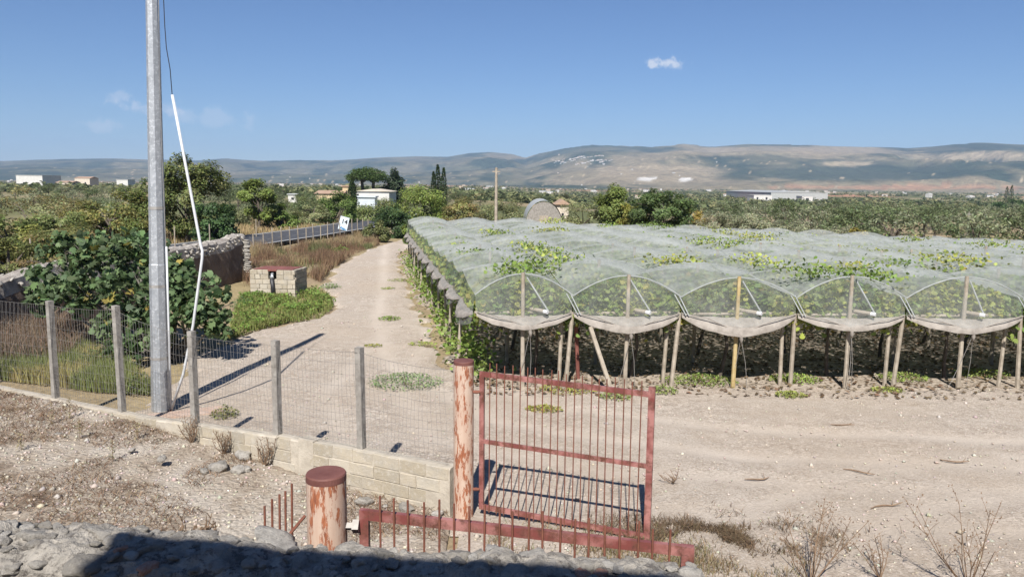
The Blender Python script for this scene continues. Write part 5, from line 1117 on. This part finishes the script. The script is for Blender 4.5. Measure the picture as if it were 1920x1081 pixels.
# dry thatch of the yard and of the gate foot
def thatch(n, x0, x1, y0, y1, zf, thr, h=.10):
    x = rng.uniform(x0, x1, n * 3); y = rng.uniform(y0, y1, n * 3); k_ = (fbm(x * .75 + 4, y * .75, 3) > thr) & (rng.random(n * 3) < .6); x = x[k_][:n]; y = y[k_][:n]; return np.column_stack([x, y, zf(x, y)])
P = thatch(34000, -12, -.9, 6.5, 17, yardz, .455); dd = (P[:, :2] - LW0) @ LWN; P = P[dd > .15]; c_ = tint(len(P), (.115, .072, .045), .45); s_ = rng.random(len(P)) < .22; c_[s_] = tint(int(s_.sum()), (.24, .175, .11), .3)
stuff('yard_thatch', *blades(P, .15, .0055, c_, .9, .75), 'brown dry weeds matted over the yard inside the low wall', 'dry weeds')
P = np.column_stack([rng.uniform(-.3, 4.0, 9000), rng.normal(9.85, .45, 9000)]); P = P[rng.random(len(P)) < sstep(.3, .6, fbm(P[:, 0] * 1.2, P[:, 1] * 1.2, 3)) * (1 - .7 * sstep(2.2, 4, P[:, 0]))]; P[:, 1] -= .12 * P[:, 0]
P = np.column_stack([P, trackz(P[:, 0], P[:, 1])]); c_ = tint(len(P), (.20, .15, .085), .4); s_ = rng.random(len(P)) < .3; c_[s_] = tint(int(s_.sum()), (.16, .165, .07), .3)
stuff('gate_thatch', *blades(P, .14, .005, c_, .9, .3), 'dry brown and green weeds along the foot of the open gate leaf', 'dry weeds')
P = np.column_stack([rng.normal(2.85, .85, 9000), rng.normal(10.5, .34, 9000)]); P = P[rng.random(len(P)) < sstep(.42, .62, fbm(P[:, 0] * 2.2, P[:, 1] * 2.2, 3))]; P = np.column_stack([P, trackz(P[:, 0], P[:, 1])]); c_ = tint(len(P), (.13, .092, .055), .45); stuff('gate_end_thatch', *blades(P, .15, .005, c_, 1.0, .6), 'brown dry weed mat on the sand past the gate end', 'dry weeds')
# gravel
def pebbles(x, y, zf, s0, s1):
    n = len(x); s = rng.uniform(s0, s1, n) * (1 + 1.2 * (rng.random(n) < .05)); oct_ = np.array([[1, 0, 0], [-1, 0, 0], [0, 1, 0], [0, -1, 0], [0, 0, .7], [0, 0, -.7]]); a = rng.random(n) * 6.28; ca, sa = np.cos(a)[:, None], np.sin(a)[:, None]
    Vv = oct_[None] * s[:, None, None] * rng.uniform(.6, 1.3, (n, 6, 1)); Vx = Vv[..., 0] * ca - Vv[..., 1] * sa; Vy = Vv[..., 0] * sa + Vv[..., 1] * ca
    V = np.stack([Vx + x[:, None], Vy + y[:, None], Vv[..., 2] + (zf(x, y) + s * .15)[:, None]], -1).reshape(-1, 3)
    Ff = np.array([[0, 2, 4], [2, 1, 4], [1, 3, 4], [3, 0, 4], [2, 0, 5], [1, 2, 5], [3, 1, 5], [0, 3, 5]]); T = ((np.arange(n) * 6)[:, None, None] + Ff[None]).reshape(-1, 3)
    c_ = tint(n, (.40, .35, .295), .25); return V, T, np.repeat(c_, 6, 0)
def stonemat():
    m, t, b_ = mat('pebble'); a = N(t, 'ShaderNodeAttribute', attribute_name='Col').outputs['Color']; t.links.new(a, b_.inputs['Base Color']); b_.inputs['Roughness'].default_value = .95; return m
M['pebble'] = stonemat()
y = 8 + 34 * rng.random(26000) ** 1.7; x = rng.uniform(-.62, .72, 26000) * y; y[::2] = -50; polyT = [(float(a), float(b_)) for a, b_ in trk]; k_ = inpoly(x, y, polyT) & (rng.random(26000) < .25 + .75 * sstep(.4, .6, fbm(x * .5, y * .8, 3)))
stuff('gravel', *pebbles(x[k_], y[k_], trackz, .008, .03), 'pale limestone gravel strewn over the sandy track', 'gravel', 'pebble')
x = rng.uniform(-11, -1, 7000); y = rng.uniform(6, 16, 7000); k_ = ((np.stack([x, y], -1) - LW0) @ LWN) > .15
stuff('yard_gravel', *pebbles(x[k_], y[k_], yardz, .010, .034), 'pale gravel and chips over the yard inside the low wall', 'gravel', 'pebble')

# stalks and bare weeds
def bare_weed(name, lab, loc, h, spread, nst, seed, col='twig', heads=60):
    rs = random.Random(seed); o = thing(name, lab, 'dry weed', loc); b = MB(); tips = []
    for k in range(nst):
        a = rs.uniform(0, 6.28); d = Vector((math.cos(a), math.sin(a), 0)); L_ = h * rs.uniform(.6, 1.1); e = d * spread * rs.uniform(.3, 1) + Vector((0, 0, L_)); m_ = e * .5 + Vector((rs.uniform(-.06, .06), rs.uniform(-.06, .06), -.05 * L_))
        b.tube([(0, 0, -.03), m_, e], [.009, .006, .003], 5, False); tips.append(e)
        for q in range(5):
            f = rs.uniform(.35, .95); s = Vector((0, 0, 0)).lerp(m_, f * 2) if f < .5 else m_.lerp(e, f * 2 - 1); d2 = Vector((rs.uniform(-1, 1), rs.uniform(-1, 1), rs.uniform(.3, 1.1))).normalized() * h * rs.uniform(.12, .3); b.tube([s, s + d2 * .5 + Vector((0, 0, .01)), s + d2], [.004, .003, .002], 4, False); tips.append(s + d2); tips.append(s + d2 * .6)
    b.build('stem', M[col], o); b = MB()
    for k in range(heads):
        p = rs.choice(tips) + Vector((rs.uniform(-.04, .04), rs.uniform(-.04, .04), rs.uniform(-.04, .03))); b.tube([p, p + Vector((.003, 0, .02))], [.009, .004], 4)
    tag(b.build('seed_heads', M[col], o), kind='stuff')
def gpt(u, v): p = atz(u, v, 0); return (p[0], p[1], float(trackz(p[0], p[1])))
bare_weed('dry_stalks', 'tallest bare seed stalks at the edge of the sandy drive', gpt(1815, 1110), 1.15, .75, 9, 3, heads=110)
bare_weed('dry_stalks', 'spreading bare brown stalks beside the gate rail end', gpt(1520, 1098), .85, .85, 10, 5, heads=110)
bare_weed('dry_stalks', 'low bare twiggy weed between the two tall stalk clumps', gpt(1650, 1085), .5, .4, 6, 8, heads=30)
bare_weed('dry_stalks', 'small branching twig weed on the sand past the gate', gpt(1262, 905), .22, .35, 7, 9, heads=12)
p = aty(372, 985, 5.3); bare_weed('dry_stalks', 'little orange tinted weed behind the rubble wall top', (p[0], p[1], 2.30), .32, .16, 8, 12, heads=30)
for k, (u, v, h) in enumerate([(98, 800, .4), (131, 790, .42), (150, 825, .38), (211, 860, .38), (258, 820, .3), (40, 850, .3)]):
    p = atz(u, v, .42); P = np.column_stack([rng.normal(0, .03, 60), rng.normal(0, .03, 60), rng.random(60) * h]); V, T, Cc = leaf_quads(P, .05, tint(60, (.16, .15, .10), .3), .6, .35)
    o = thing('upright_weed', 'thin upright grey green weed spike standing on the yard', 'weed', (p[0], p[1], float(yardz(p[0], p[1]))), 0, 'upright weeds of the yard'); link('foliage', mesh_np('foliage', V, T, Cc), M['leaf'], o); b = MB(); b.tube([(0, 0, -.02), (.01, 0, h)], .005, 4, False); b.build('stem', M['twig'], o)
for k, (s, lab) in enumerate([(4.55, 'dry straw tuft at the wall foot by the rock heap'), (5.35, 'dry straw tuft on the low wall below the third fence post'), (3.6, 'dry straw tuft behind the rocks at the low wall')]):
    p = wallx(s, .25); bare_weed('straw_tuft', lab, (p[0], p[1], float(yardz(*p))), .45, .25, 14, 30 + k, heads=20)
for k, (u, v, Ls, lab) in enumerate([(1660, 955, .55, 'bent dark branch lying on the sand near the bare stalks'), (1610, 888, .5, 'dry twig with forks lying in the drive middle'), (1420, 900, .45, 'long thin twig lying past the gate end'), (1790, 870, .5, 'thin twig on the sand near the tall stalks'), (1580, 800, .5, 'straight thin twig on the far side of the drive')]):
    p = gpt(u, v); rs = random.Random(k); b = MB(); pts = [(Ls * (f - .5), .06 * math.sin(f * 4 + k), .02 + (.06 if f > .8 and k == 0 else 0)) for f in (0, .25, .5, .75, 1)]; b.tube(pts, [.007, .012, .014, .012, .006], 5); b.tube([pts[3], (pts[3][0] + .08, .10, .05)], [.008, .004], 4); tag(b.build('fallen_twig', M['twig'], None, loc=p, rot=(0, 0, rs.uniform(-.4, .4))), lab, 'twig')

# ------------------------------------------------------------------ haze
hz, t_, b_ = mat('haze_air'); t_.nodes.remove(b_); pv = t_.nodes.new('ShaderNodeVolumePrincipled'); pv.inputs['Density'].default_value = 8.5e-5; pv.inputs['Color'].default_value = (.47, .65, .95, 1); pv.inputs['Anisotropy'].default_value = .0
t_.links.new(pv.outputs[0], t_.nodes['Material Output'].inputs['Volume'])
b = MB(); b.box((-7600, -130, -60), (7600, 10100, 480)); tag(b.build('haze', hz), 'pale summer haze lying over the plain and hills', 'haze', kind='stuff')
